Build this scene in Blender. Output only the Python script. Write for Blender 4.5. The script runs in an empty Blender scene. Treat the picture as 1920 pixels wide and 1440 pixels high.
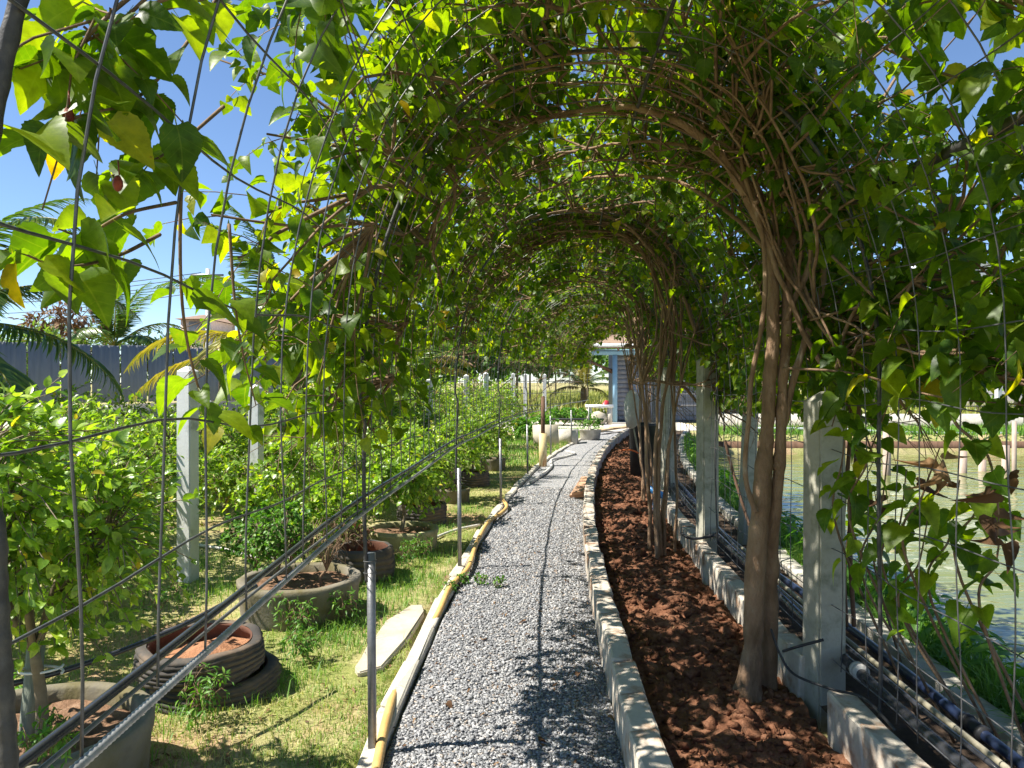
import bpy, bmesh, math, random
import numpy as np
from mathutils import Vector, Matrix

R_ = math.radians
random.seed(7)
rng = np.random.default_rng(11)
scene = bpy.context.scene
COL = scene.collection

# ------------------------------------------------------------------ camera, sky, sun, exposure
HOR, FPX, EYE = 715.0, 1440.0, 1.6
cam_data = bpy.data.cameras.new('camera')
cam_data.sensor_width = 36.0
cam_data.lens = 27.0
cam_data.clip_start = 0.05
cam_data.clip_end = 2000.0
cam = bpy.data.objects.new('camera', cam_data)
COL.objects.link(cam)
cam.location = (0, 0, EYE)
cam.rotation_euler = (R_(90) - math.atan((720 - HOR) / FPX), 0, 0)
scene.camera = cam

SUN_EL, SUN_FWD = 54.0, -8.0            # degrees above the horizon; degrees the sun stands ahead (+) of straight left
sx = -math.cos(R_(SUN_EL)) * math.cos(R_(SUN_FWD))
sy = math.cos(R_(SUN_EL)) * math.sin(R_(SUN_FWD))
sz = math.sin(R_(SUN_EL))
world = bpy.data.worlds.new('World')
scene.world = world
world.use_nodes = True
wn = world.node_tree.nodes
wl = world.node_tree.links
bg = wn.get('Background') or wn.new('ShaderNodeBackground')
sky = wn.new('ShaderNodeTexSky')
sky.sky_type = 'NISHITA'
sky.sun_disc = False
sky.sun_elevation = R_(SUN_EL)
sky.sun_rotation = math.atan2(sx, sy)
sky.air_density = 1.0
sky.dust_density = 0.05
sky.altitude = 2200.0
sky.ozone_density = 4.2
wl.new(sky.outputs[0], bg.inputs[0])
bg.inputs[1].default_value = 0.09

sun_data = bpy.data.lights.new('sun', 'SUN')
sun_data.energy = 5.0
sun_data.angle = R_(0.53)
sun_data.color = (1.0, 0.95, 0.86)
sun = bpy.data.objects.new('sun', sun_data)
COL.objects.link(sun)
sun.rotation_euler = Vector((sx, sy, sz)).to_track_quat('Z', 'Y').to_euler()

vs = scene.view_settings
vs.view_transform = 'Standard'
vs.look = 'None'
vs.gamma = 1.0
vs.use_curve_mapping = False
vs.exposure = 1.15
scene.render.engine = 'CYCLES'
cy = scene.cycles
cy.max_bounces = 7
cy.diffuse_bounces = 4
cy.glossy_bounces = 3
cy.transmission_bounces = 5
cy.transparent_max_bounces = 6
cy.use_adaptive_sampling = True
cy.sample_clamp_indirect = 8.0

# ------------------------------------------------------------------ helpers: pixels to places, noise
def at(px, py, d):
    return np.array([(px - 960.0) / FPX * d, d, EYE + (HOR - py) / FPX * d])

def gp(px, py, z=0.0):
    d = FPX * (EYE - z) / (py - HOR)
    return np.array([(px - 960.0) / FPX * d, d, z])

def hash3(i, j, k, seed):
    h = (i * 374761393 + j * 668265263 + k * 2147483647 + seed * 1274126177) & 0xffffffff
    h = ((h ^ (h >> 13)) * 1274126177) & 0xffffffff
    h = h ^ (h >> 16)
    return (h & 0xffff) / 65535.0

def vnoise(p, seed=0):
    p = np.asarray(p, float)
    f = np.floor(p).astype(np.int64)
    t = p - f
    t = t * t * (3 - 2 * t)
    out = 0
    for a in (0, 1):
        for b in (0, 1):
            for c in (0, 1):
                w = (t[:, 0] if a else 1 - t[:, 0]) * (t[:, 1] if b else 1 - t[:, 1]) * (t[:, 2] if c else 1 - t[:, 2])
                out = out + w * hash3(f[:, 0] + a, f[:, 1] + b, f[:, 2] + c, seed)
    return out

def fbm(p, octaves=4, seed=0):
    p = np.asarray(p, float)
    s, a, tot = 0, 0.5, 0
    for o in range(octaves):
        s = s + a * vnoise(p * (2 ** o), seed + o * 17)
        tot += a
        a *= 0.5
    return s / tot

def sstep(a, b, x):
    t = np.clip((np.asarray(x, float) - a) / (b - a), 0, 1)
    return t * t * (3 - 2 * t)

# ------------------------------------------------------------------ helpers: meshes
def mk_mesh(name, V, FL, mat=None, smooth=False, attrs=None):
    V = np.asarray(V, np.float32).reshape(-1, 3)
    FL = [np.asarray(f, np.int32).reshape(len(f), -1) for f in FL if len(f)]
    me = bpy.data.meshes.new(name)
    me.vertices.add(len(V))
    me.vertices.foreach_set('co', V.ravel())
    nl = sum(f.size for f in FL)
    nf = sum(len(f) for f in FL)
    me.loops.add(nl)
    me.loops.foreach_set('vertex_index', np.concatenate([f.ravel() for f in FL]))
    starts, o = [], 0
    for f in FL:
        k = f.shape[1]
        starts.append(o + np.arange(len(f)) * k)
        o += f.size
    me.polygons.add(nf)
    me.polygons.foreach_set('loop_start', np.concatenate(starts).astype(np.int32))
    if smooth:
        me.polygons.foreach_set('use_smooth', np.ones(nf, bool))
    for an, (typ, data) in (attrs or {}).items():
        at_ = me.attributes.new(an, typ, 'POINT')
        at_.data.foreach_set('vector' if typ == 'FLOAT_VECTOR' else 'value', np.asarray(data, np.float32).ravel())
    me.update(calc_edges=True)
    if mat is not None:
        me.materials.append(mat)
    return me

ORG = {}
def tag(o, label=None, cat=None, group=None, kind=None):
    if label: o['label'] = label
    if cat: o['category'] = cat
    if group: o['group'] = group
    if kind: o['kind'] = kind
    return o

def thing(name, loc, label, cat, group=None, kind=None):
    o = bpy.data.objects.new(name, None)
    o.empty_display_size = 0.1
    COL.objects.link(o)
    o.location = tuple(float(c) for c in loc)
    ORG[o] = np.array(o.location)
    return tag(o, label, cat, group, kind)

class G:
    """collects shapes (world coordinates) into one mesh"""
    def __init__(self):
        self.v, self.f, self.n = [], [], 0
    def add(self, V, *faces):
        V = np.asarray(V, float).reshape(-1, 3)
        for f in faces:
            if len(f):
                self.f.append(np.asarray(f, np.int64).reshape(len(f), -1) + self.n)
        self.v.append(V)
        self.n += len(V)
        return self
    def box(self, c, s, rz=0.0, taper=1.0, rot=None):
        c = np.asarray(c, float); hx, hy, hz = np.asarray(s, float) / 2
        P = []
        for z, t in ((-hz, 1.0), (hz, taper)):
            for x, y in ((-hx, -hy), (hx, -hy), (hx, hy), (-hx, hy)):
                P.append((x * t, y * t, z))
        P = np.array(P)
        if rot is not None:
            P = P @ np.array(rot).T
        ca, sa = math.cos(rz), math.sin(rz)
        P = np.stack([P[:, 0] * ca - P[:, 1] * sa, P[:, 0] * sa + P[:, 1] * ca, P[:, 2]], 1) + c
        return self.add(P, [(3, 2, 1, 0), (4, 5, 6, 7), (0, 1, 5, 4), (1, 2, 6, 5), (2, 3, 7, 6), (3, 0, 4, 7)])
    def beam(self, a, b, w, h, up=(0, 0, 1)):
        a, b = np.asarray(a, float), np.asarray(b, float)
        t = b - a; L = np.linalg.norm(t); t /= L
        x = np.cross(t, up); x /= np.linalg.norm(x); u = np.cross(x, t)
        P = [p + sx_ * x * w / 2 + su * u * h / 2 for p in (a, b) for sx_, su in ((-1, -1), (1, -1), (1, 1), (-1, 1))]
        return self.add(P, [(3, 2, 1, 0), (4, 5, 6, 7), (0, 1, 5, 4), (1, 2, 6, 5), (2, 3, 7, 6), (3, 0, 4, 7)])
    def tube(self, P, r, sides=6, cap=True):
        V, Q = tube(P, r, sides)
        n = len(V) // sides
        caps = []
        self.add(V, Q)
        if cap:
            self.f.append(np.array([list(range(sides))[::-1]]) + self.n - len(V))
            self.f.append(np.array([list(range((n - 1) * sides, n * sides))]) + self.n - len(V))
        return self
    def lathe(self, prof, c, seg=32, squash=None, noise=0.0, seed=0):
        prof = np.asarray(prof, float)
        m = len(prof)
        a = np.arange(seg) * 2 * math.pi / seg
        V = np.zeros((m, seg, 3))
        V[:, :, 0] = prof[:, 0:1] * np.cos(a)
        V[:, :, 1] = prof[:, 0:1] * np.sin(a)
        V[:, :, 2] = prof[:, 1:2]
        V = V.reshape(-1, 3)
        if noise:
            V += (np.stack([vnoise(V * 9 + 31 * k, seed + k) for k in range(3)], 1) - .5) * noise
        q = []
        for i in range(m - 1):
            for j in range(seg):
                k = (j + 1) % seg
                q.append((i * seg + j, i * seg + k, (i + 1) * seg + k, (i + 1) * seg + j))
        return self.add(V + np.asarray(c, float), q)
    def build(self, name, mat, parent=None, smooth=False, kind=None):
        V = np.concatenate(self.v)
        base = ORG[parent] if parent is not None else V.min(0) * [.5, .5, 1] + V.max(0) * [.5, .5, 0]
        by = {}
        for f in self.f:
            by.setdefault(f.shape[1], []).append(f)
        me = mk_mesh(name, V - base, [np.concatenate(x) for x in by.values()], mat, smooth)
        o = bpy.data.objects.new(name, me)
        COL.objects.link(o)
        if parent is not None:
            o.parent = parent
        else:
            o.location = base
        ORG[o] = base
        if kind: o['kind'] = kind
        return o

def put(name, me, parent=None, matrix=None, kind=None):
    o = bpy.data.objects.new(name, me)
    COL.objects.link(o)
    if parent is not None: o.parent = parent
    if matrix is not None: o.matrix_basis = matrix
    if kind: o['kind'] = kind
    return o

def spline(P, n):
    """Catmull-Rom through the rows of P (any width), n samples"""
    P = np.asarray(P, float)
    Q = np.vstack([2 * P[0] - P[1], P, 2 * P[-1] - P[-2]])
    t = np.linspace(0, len(P) - 1 - 1e-9, n)
    i = t.astype(int); u = (t - i)[:, None]
    a, b, c, d = Q[i], Q[i + 1], Q[i + 2], Q[i + 3]
    return .5 * (2 * b + (c - a) * u + (2 * a - 5 * b + 4 * c - d) * u ** 2 + (3 * b - a - 3 * c + d) * u ** 3)

def tube(P, r, sides=6):
    P = np.asarray(P, float)
    n = len(P)
    r = np.broadcast_to(np.asarray(r, float), (n,))
    T = np.gradient(P, axis=0)
    T /= np.linalg.norm(T, axis=1, keepdims=True) + 1e-12
    N = np.zeros_like(P)
    ref = np.array([0, 0, 1.0]) if abs(T[0, 2]) < .8 else np.array([1.0, 0, 0])
    x = np.cross(T[0], ref); x /= np.linalg.norm(x)
    for i in range(n):
        x = x - T[i] * (x @ T[i]); x /= np.linalg.norm(x) + 1e-12
        N[i] = x
    B = np.cross(T, N)
    a = np.arange(sides) * 2 * math.pi / sides
    V = P[:, None, :] + r[:, None, None] * (np.cos(a)[None, :, None] * N[:, None, :] + np.sin(a)[None, :, None] * B[:, None, :])
    i = np.arange(n - 1)[:, None] * sides; j = np.arange(sides)[None, :]; k = (j + 1) % sides
    Q = np.stack([i + j, i + k, i + sides + k, i + sides + j], -1).reshape(-1, 4)
    return V.reshape(-1, 3), Q

def tubes(P, r, sides=3):
    """many tubes of the same point count: P (n,K,3), r (n,K)"""
    P = np.asarray(P, float); n, K = P.shape[:2]
    if n == 0: return np.zeros((0, 3)), np.zeros((0, 4), int)
    T = np.gradient(P, axis=1)
    T /= np.linalg.norm(T, axis=2, keepdims=True) + 1e-12
    ref = np.where((np.abs(T[:, :1, 2:3]) < .8), np.array([0, 0, 1.0]), np.array([1.0, 0, 0]))
    N = np.cross(T, np.broadcast_to(ref, T.shape)); N /= np.linalg.norm(N, axis=2, keepdims=True) + 1e-12
    B = np.cross(T, N)
    a = np.arange(sides) * 2 * math.pi / sides
    V = P[:, :, None, :] + np.asarray(r)[:, :, None, None] * (np.cos(a)[None, None, :, None] * N[:, :, None, :] + np.sin(a)[None, None, :, None] * B[:, :, None, :])
    base = np.arange(n)[:, None, None] * K * sides
    i = np.arange(K - 1)[None, :, None] * sides; j = np.arange(sides)[None, None, :]; k = (j + 1) % sides
    Q = np.stack([base + i + j, base + i + k, base + i + sides + k, base + i + sides + j], -1).reshape(-1, 4)
    return V.reshape(-1, 3), Q

# ------------------------------------------------------------------ helpers: materials
def nmat(name):
    m = bpy.data.materials.new(name)
    m.use_nodes = True
    nt = m.node_tree
    b = nt.nodes.get('Principled BSDF')
    return m, nt, b

def N(nt, typ, **kw):
    n = nt.nodes.new(typ)
    for k, v in kw.items():
        if k.startswith('i_'):
            n.inputs[k[2:].replace('_', ' ')].default_value = v
        else:
            setattr(n, k, v)
    return n

def ramp(nt, fac, stops):
    r = nt.nodes.new('ShaderNodeValToRGB')
    el = r.color_ramp.elements
    while len(el) > 1: el.remove(el[-1])
    el[0].position = stops[0][0]; el[0].color = (*stops[0][1], 1)
    for p, c in stops[1:]:
        e = el.new(p); e.color = (*c, 1)
    nt.links.new(fac, r.inputs[0])
    return r.outputs[0]

def surf(name, stops, scale=6.0, rough=.8, bump=.3, bscale=None, metal=0.0, detail=8.0, spec=.3, stain=None, stretch=None, bdist=.01):
    """noise-coloured surface with fine relief, in object space"""
    m, nt, b = nmat(name)
    tc = N(nt, 'ShaderNodeTexCoord')
    src = tc.outputs['Object']
    if stretch:
        mp = N(nt, 'ShaderNodeMapping'); mp.inputs['Scale'].default_value = stretch
        nt.links.new(src, mp.inputs[0]); src = mp.outputs[0]
    n1 = N(nt, 'ShaderNodeTexNoise', i_Scale=scale, i_Detail=detail, i_Roughness=.62)
    nt.links.new(src, n1.inputs['Vector'])
    col = ramp(nt, n1.outputs['Fac'], stops)
    if stain:
        scol, ssc, lo, hi = stain
        n3 = N(nt, 'ShaderNodeTexNoise', i_Scale=ssc, i_Detail=6.0, i_Roughness=.65)
        nt.links.new(src, n3.inputs['Vector'])
        mr = N(nt, 'ShaderNodeMapRange'); mr.inputs[1].default_value = lo; mr.inputs[2].default_value = hi
        nt.links.new(n3.outputs['Fac'], mr.inputs[0])
        mx = N(nt, 'ShaderNodeMix', data_type='RGBA')
        nt.links.new(mr.outputs[0], mx.inputs[0]); nt.links.new(col, mx.inputs[6]); mx.inputs[7].default_value = (*scol, 1)
        col = mx.outputs[2]
    nt.links.new(col, b.inputs['Base Color'])
    b.inputs['Roughness'].default_value = rough
    b.inputs['Metallic'].default_value = metal
    b.inputs['Specular IOR Level'].default_value = spec
    if bump:
        n2 = N(nt, 'ShaderNodeTexNoise', i_Scale=bscale or scale * 6, i_Detail=6.0, i_Roughness=.6)
        nt.links.new(src, n2.inputs['Vector'])
        bp = N(nt, 'ShaderNodeBump', i_Strength=bump, i_Distance=bdist)
        nt.links.new(n2.outputs['Fac'], bp.inputs['Height'])
        nt.links.new(bp.outputs[0], b.inputs['Normal'])
    return m

def leafmat(name, stops, trans=(1.5, 1.9, .35), mix=.45, rough=.42, veins=0.0, spec=.35):
    """two-sided leaf: reflects like a waxy leaf and lets light through"""
    m, nt, b = nmat(name)
    out = nt.nodes.get('Material Output')
    a = N(nt, 'ShaderNodeAttribute', attribute_name='rnd')
    oi = N(nt, 'ShaderNodeObjectInfo')
    ad = N(nt, 'ShaderNodeMath', operation='ADD'); nt.links.new(a.outputs['Fac'], ad.inputs[0]); nt.links.new(oi.outputs['Random'], ad.inputs[1])
    fr = N(nt, 'ShaderNodeMath', operation='FRACT'); nt.links.new(ad.outputs[0], fr.inputs[0])
    col = ramp(nt, fr.outputs[0], stops)
    if veins:
        lc = N(nt, 'ShaderNodeAttribute', attribute_name='lc')
        sp = N(nt, 'ShaderNodeSeparateXYZ'); nt.links.new(lc.outputs['Vector'], sp.inputs[0])
        ax = N(nt, 'ShaderNodeMath', operation='ABSOLUTE'); nt.links.new(sp.outputs[0], ax.inputs[0])
        mid = N(nt, 'ShaderNodeMapRange'); mid.inputs[1].default_value = .006; mid.inputs[2].default_value = .022; mid.inputs[3].default_value = 1; mid.inputs[4].default_value = 0
        nt.links.new(ax.outputs[0], mid.inputs[0])
        mu = N(nt, 'ShaderNodeMath', operation='MULTIPLY_ADD'); nt.links.new(ax.outputs[0], mu.inputs[0]); mu.inputs[1].default_value = -.75; nt.links.new(sp.outputs[1], mu.inputs[2])
        m2 = N(nt, 'ShaderNodeMath', operation='MULTIPLY'); nt.links.new(mu.outputs[0], m2.inputs[0]); m2.inputs[1].default_value = 5.0
        f2 = N(nt, 'ShaderNodeMath', operation='FRACT'); nt.links.new(m2.outputs[0], f2.inputs[0])
        pk = N(nt, 'ShaderNodeMath', operation='PINGPONG'); nt.links.new(f2.outputs[0], pk.inputs[0]); pk.inputs[1].default_value = .5
        sd = N(nt, 'ShaderNodeMapRange'); sd.inputs[1].default_value = .0; sd.inputs[2].default_value = .06; sd.inputs[3].default_value = .7; sd.inputs[4].default_value = 0
        nt.links.new(pk.outputs[0], sd.inputs[0])
        mxm = N(nt, 'ShaderNodeMath', operation='MAXIMUM'); nt.links.new(mid.outputs[0], mxm.inputs[0]); nt.links.new(sd.outputs[0], mxm.inputs[1])
        vf = N(nt, 'ShaderNodeMath', operation='MULTIPLY'); nt.links.new(mxm.outputs[0], vf.inputs[0]); vf.inputs[1].default_value = veins
        mx = N(nt, 'ShaderNodeMix', data_type='RGBA')
        nt.links.new(vf.outputs[0], mx.inputs[0]); nt.links.new(col, mx.inputs[6]); mx.inputs[7].default_value = (.28, .34, .12, 1)
        col = mx.outputs[2]
        bp = N(nt, 'ShaderNodeBump', i_Strength=.15, i_Distance=.003)
        nt.links.new(pk.outputs[0], bp.inputs['Height'])
        nt.links.new(bp.outputs[0], b.inputs['Normal'])
    if veins:
        vo = N(nt, 'ShaderNodeVectorMath', operation='ADD'); nt.links.new(lc.outputs['Vector'], vo.inputs[0]); 
        cb = N(nt, 'ShaderNodeCombineXYZ'); sc9 = N(nt, 'ShaderNodeMath', operation='MULTIPLY'); nt.links.new(fr.outputs[0], sc9.inputs[0]); sc9.inputs[1].default_value = 37.0
        nt.links.new(sc9.outputs[0], cb.inputs[0]); nt.links.new(sc9.outputs[0], cb.inputs[2]); nt.links.new(cb.outputs[0], vo.inputs[1])
        nz = N(nt, 'ShaderNodeTexNoise', i_Scale=3.2, i_Detail=5.0, i_Roughness=.65); nt.links.new(vo.outputs[0], nz.inputs['Vector'])
        mm = N(nt, 'ShaderNodeMix', data_type='RGBA', blend_type='MULTIPLY'); mm.inputs[0].default_value = 1.0
        nt.links.new(col, mm.inputs[6]); nt.links.new(ramp(nt, nz.outputs['Fac'], [(.28, (.62, .60, .62)), (.5, (1, 1, 1)), (.72, (1.35, 1.22, 1.1))]), mm.inputs[7])
        br = N(nt, 'ShaderNodeMapRange'); br.inputs[1].default_value = .68; br.inputs[2].default_value = .76; nt.links.new(nz.outputs['Fac'], br.inputs[0])
        mb = N(nt, 'ShaderNodeMix', data_type='RGBA'); nt.links.new(br.outputs[0], mb.inputs[0]); nt.links.new(mm.outputs[2], mb.inputs[6]); mb.inputs[7].default_value = (.20, .12, .04, 1)
        col = mb.outputs[2]
    nt.links.new(col, b.inputs['Base Color'])
    b.inputs['Roughness'].default_value = rough
    b.inputs['Specular IOR Level'].default_value = spec
    tr = N(nt, 'ShaderNodeBsdfTranslucent')
    ml = N(nt, 'ShaderNodeVectorMath', operation='MULTIPLY')
    nt.links.new(col, ml.inputs[0]); ml.inputs[1].default_value = trans
    nt.links.new(ml.outputs[0], tr.inputs[0])
    ms = N(nt, 'ShaderNodeMixShader'); ms.inputs[0].default_value = mix
    nt.links.new(b.outputs[0], ms.inputs[1]); nt.links.new(tr.outputs[0], ms.inputs[2])
    nt.links.new(ms.outputs[0], out.inputs['Surface'])
    return m

MT = {}
MT['mulberry'] = leafmat('mulberry_leaf', [(0, (.032, .078, .009)), (.35, (.058, .118, .011)), (.7, (.10, .175, .014)), (.965, (.17, .24, .02)), (.99, (.27, .25, .02)), (1, (.36, .23, .02))], trans=(3.1, 2.8, .15), mix=.57, veins=.16)
MT['mulberry_far'] = leafmat('mulberry_leaf_far', [(0, (.032, .078, .009)), (.35, (.058, .118, .011)), (.7, (.10, .175, .014)), (.965, (.17, .24, .02)), (.99, (.27, .25, .02)), (1, (.36, .23, .02))], trans=(3.1, 2.8, .15), mix=.57)
MT['lime'] = leafmat('lime_leaf', [(0, (.10, .20, .025)), (.5, (.21, .35, .045)), (.85, (.33, .46, .07)), (.97, (.42, .50, .08)), (1, (.55, .42, .05))], trans=(1.6, 1.7, .3), mix=.45, rough=.33, veins=.2, spec=.5)
MT['weed'] = leafmat('weed_leaf', [(0, (.06, .16, .025)), (.6, (.11, .25, .035)), (1, (.2, .33, .06))], trans=(1.4, 1.6, .35), mix=.4, rough=.45)
MT['palm'] = leafmat('palm_leaflet', [(0, (.05, .11, .025)), (.6, (.10, .18, .035)), (1, (.22, .26, .06))], trans=(1.2, 1.5, .3), mix=.3, rough=.3, spec=.6)
MT['palm_yellow'] = leafmat('yellowed_palm_leaflet', [(0, (.22, .24, .04)), (.6, (.38, .34, .06)), (1, (.5, .40, .10))], trans=(1.2, 1.2, .3), mix=.3, rough=.35, spec=.5)
MT['tree'] = leafmat('far_tree_leaf', [(0, (.04, .10, .02)), (.5, (.08, .17, .03)), (1, (.17, .27, .05))], trans=(1.4, 1.7, .35), mix=.4, rough=.5)
MT['feather'] = leafmat('feathery_leaf', [(0, (.10, .20, .04)), (.5, (.17, .28, .06)), (1, (.28, .36, .09))], trans=(1.3, 1.5, .35), mix=.4, rough=.5)
MT['dry'] = leafmat('dead_leaf', [(0, (.09, .045, .02)), (.5, (.17, .09, .04)), (1, (.28, .17, .08))], trans=(1.2, .9, .6), mix=.2, rough=.7)
MT['banana'] = leafmat('banana_leaf', [(0, (.14, .24, .03)), (.5, (.28, .34, .04)), (1, (.5, .42, .05))], trans=(1.3, 1.4, .3), mix=.4, rough=.4)
MT['grass'] = leafmat('grass_blade', [(0, (.14, .25, .04)), (.45, (.25, .36, .07)), (.78, (.40, .42, .14)), (1, (.58, .50, .26))], trans=(1.1, 1.2, .4), mix=.35, rough=.55)
MT['grass_green'] = leafmat('green_grass_blade', [(0, (.08, .20, .03)), (.6, (.16, .32, .05)), (1, (.28, .40, .08))], trans=(1.2, 1.3, .4), mix=.4, rough=.5)
MT['tall_grass'] = leafmat('tall_grass_blade', [(0, (.2, .28, .06)), (.6, (.36, .38, .10)), (1, (.5, .45, .18))], trans=(1.1, 1.1, .4), mix=.35, rough=.6)
MT['bark'] = surf('mulberry_bark', [(.3, (.14, .085, .045)), (.5, (.26, .165, .10)), (.7, (.37, .26, .17))], scale=9, rough=.9, bump=1.0, bscale=38, stretch=(1, 1, .45), stain=((.42, .35, .27), 11, .60, .74), bdist=.02)
MT['twig'] = surf('mulberry_twig', [(.3, (.10, .06, .035)), (.7, (.26, .17, .10))], scale=20, rough=.8, bump=.3)
MT['lime_bark'] = surf('lime_bark', [(.3, (.13, .10, .06)), (.7, (.26, .21, .14))], scale=14, rough=.85, bump=.4)
MT['palm_bark'] = surf('palm_bark', [(.3, (.12, .08, .05)), (.7, (.28, .21, .14))], scale=7, rough=.9, bump=.8, stretch=(.3, .3, 3))
MT['concrete'] = surf('weathered_concrete', [(.25, (.30, .28, .24)), (.5, (.46, .43, .37)), (.75, (.60, .57, .50))], scale=7, rough=.88, bump=.45, bscale=70, stain=((.15, .12, .09), 9, .60, .78), bdist=.005)
MT['block'] = surf('concrete_block', [(.25, (.36, .32, .26)), (.5, (.53, .48, .40)), (.75, (.66, .61, .52))], scale=6, rough=.9, bump=.5, bscale=80, stain=((.27, .15, .08), 6, .47, .66), bdist=.006)
MT['kerb'] = surf('pale_kerb_concrete', [(.25, (.36, .33, .27)), (.5, (.50, .46, .38)), (.75, (.60, .56, .48))], scale=8, rough=.9, bump=.4, bscale=70, stain=((.28, .25, .20), 11, .58, .75), bdist=.005)
MT['post'] = surf('white_concrete_post', [(.25, (.55, .55, .53)), (.6, (.70, .70, .68)), (.8, (.77, .77, .75))], scale=5, rough=.8, bump=.25, bscale=60, stain=((.30, .31, .27), 7, .54, .74), bdist=.004)
MT['old_post'] = surf('mossy_concrete_post', [(.25, (.27, .26, .205)), (.55, (.42, .40, .325)), (.8, (.57, .55, .46))], scale=5, rough=.85, bump=.35, bscale=55, stain=((.12, .135, .08), 5, .50, .70), bdist=.005)
MT['stone'] = surf('sandy_stone', [(.3, (.38, .33, .24)), (.7, (.56, .50, .39))], scale=4, rough=.9, bump=.35, bscale=45, stain=((.38, .30, .2), 6, .6, .8))
MT['pot'] = surf('grey_cement_pot', [(.25, (.13, .115, .085)), (.55, (.23, .205, .16)), (.8, (.35, .325, .27))], scale=8, rough=.9, bump=.5, bscale=60, stain=((.13, .11, .05), 4, .42, .62), bdist=.008)
MT['pot_ochre'] = surf('mossy_ochre_pot', [(.25, (.22, .19, .09)), (.55, (.36, .32, .17)), (.8, (.47, .44, .28))], scale=8, rough=.9, bump=.5, bscale=60, stain=((.12, .12, .05), 5, .5, .7), bdist=.006)
MT['tyre'] = surf('worn_tyre_rubber', [(.3, (.040, .036, .033)), (.6, (.085, .074, .062)), (.8, (.17, .13, .095))], scale=5, rough=.8, bump=.4, bscale=60, stain=((.24, .16, .10), 3.5, .5, .75), bdist=.004)
MT['tyre_inner'] = surf('dusty_tyre_inside', [(.3, (.10, .045, .03)), (.7, (.17, .075, .045))], scale=5, rough=.9, bump=.3)
MT['soil'] = surf('red_brown_soil', [(.25, (.085, .038, .022)), (.5, (.19, .086, .048)), (.75, (.33, .175, .105))], scale=13, rough=.95, bump=.9, bscale=55, bdist=.02, spec=.1)
MT['dark_soil'] = surf('dark_damp_soil', [(.3, (.045, .032, .022)), (.6, (.10, .07, .05)), (.8, (.17, .12, .09))], scale=10, rough=.95, bump=.8, bscale=60, bdist=.015, spec=.1)
MT['pot_soil'] = surf('pot_soil', [(.3, (.10, .06, .035)), (.55, (.22, .13, .08)), (.75, (.36, .24, .16))], scale=14, rough=.95, bump=.9, bscale=60, bdist=.015, spec=.1)
MT['orange_soil'] = surf('orange_soil', [(.3, (.28, .13, .07)), (.7, (.42, .22, .12))], scale=14, rough=.95, bump=.9, bscale=60, bdist=.015, spec=.1)
MT['rebar'] = surf('weathered_rebar', [(.3, (.30, .30, .305)), (.7, (.52, .525, .535))], scale=30, rough=.42, bump=.15, metal=.5, spec=.5)
MT['dark_rebar'] = surf('dark_rebar', [(.3, (.035, .035, .038)), (.7, (.10, .095, .09))], scale=30, rough=.55, bump=.2, metal=.4, spec=.5)
MT['wire'] = surf('mesh_wire', [(.3, (.07, .07, .072)), (.7, (.17, .17, .175))], scale=30, rough=.45, bump=0, metal=.5, spec=.5)
MT['steel'] = surf('galvanised_steel', [(.3, (.16, .16, .165)), (.7, (.28, .28, .285))], scale=14, rough=.45, bump=.15, metal=.6, spec=.5, stain=((.22, .13, .08), 10, .66, .8))
MT['black_pipe'] = surf('black_polyethylene', [(.3, (.018, .018, .021)), (.7, (.045, .046, .052))], scale=10, rough=.25, bump=.1, spec=.5, stain=((.16, .13, .10), 9, .70, .9))
MT['blue_pipe'] = surf('blue_plastic_pipe', [(.3, (.04, .20, .46)), (.7, (.07, .30, .62))], scale=8, rough=.35, bump=.1, spec=.5)
MT['blue_stripe'] = surf('dark_blue_plastic', [(.3, (.014, .018, .035)), (.7, (.02, .035, .085))], scale=8, rough=.3, bump=.1, spec=.5, stain=((.20, .17, .14), 9, .62, .82))
MT['grey_plastic'] = surf('grey_plastic', [(.3, (.33, .36, .40)), (.7, (.5, .53, .56))], scale=8, rough=.4, bump=.1)
MT['white_plastic'] = surf('white_plastic', [(.3, (.62, .62, .60)), (.7, (.76, .76, .74))], scale=8, rough=.45, bump=.1)
MT['white_hose'] = surf('dusty_white_hose', [(.3, (.5, .47, .42)), (.7, (.68, .65, .6))], scale=8, rough=.5, bump=.1)
MT['yellow_hose'] = surf('tan_yellow_hose', [(.3, (.52, .31, .10)), (.7, (.64, .42, .16))], scale=9, rough=.5, bump=.2, stain=((.48, .29, .10), 5, .6, .85))
MT['yellow_pipe'] = surf('stained_yellow_pipe', [(.35, (.62, .46, .20)), (.65, (.74, .64, .40))], scale=5, rough=.6, bump=.2, stretch=(1, 1, .25), stain=((.33, .12, .03), 6, .53, .66))
MT['wood'] = surf('weathered_wood', [(.3, (.20, .14, .09)), (.7, (.40, .31, .22))], scale=6, rough=.85, bump=.5, stretch=(4, 4, .5))
MT['brown_wood'] = surf('brown_wood', [(.3, (.09, .05, .03)), (.7, (.19, .11, .07))], scale=6, rough=.85, bump=.5, stretch=(4, 4, .5))
MT['plank'] = surf('fresh_plank', [(.3, (.46, .34, .20)), (.7, (.62, .49, .32))], scale=5, rough=.85, bump=.4, stretch=(1, 5, 5))
MT['terracotta'] = surf('pinkish_plank', [(.3, (.42, .24, .14)), (.7, (.56, .36, .24))], scale=5, rough=.85, bump=.4)
MT['bamboo'] = surf('pale_bamboo', [(.3, (.20, .18, .12)), (.7, (.36, .33, .25))], scale=6, rough=.6, bump=.2)
MT['pile'] = surf('pinkish_wood_pile', [(.3, (.30, .22, .17)), (.7, (.50, .40, .33))], scale=5, rough=.85, bump=.4, stretch=(2, 2, .4))
MT['stake_green'] = surf('lichened_stake', [(.3, (.12, .14, .11)), (.7, (.27, .29, .23))], scale=8, rough=.9, bump=.5, stretch=(3, 3, .6))
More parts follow.
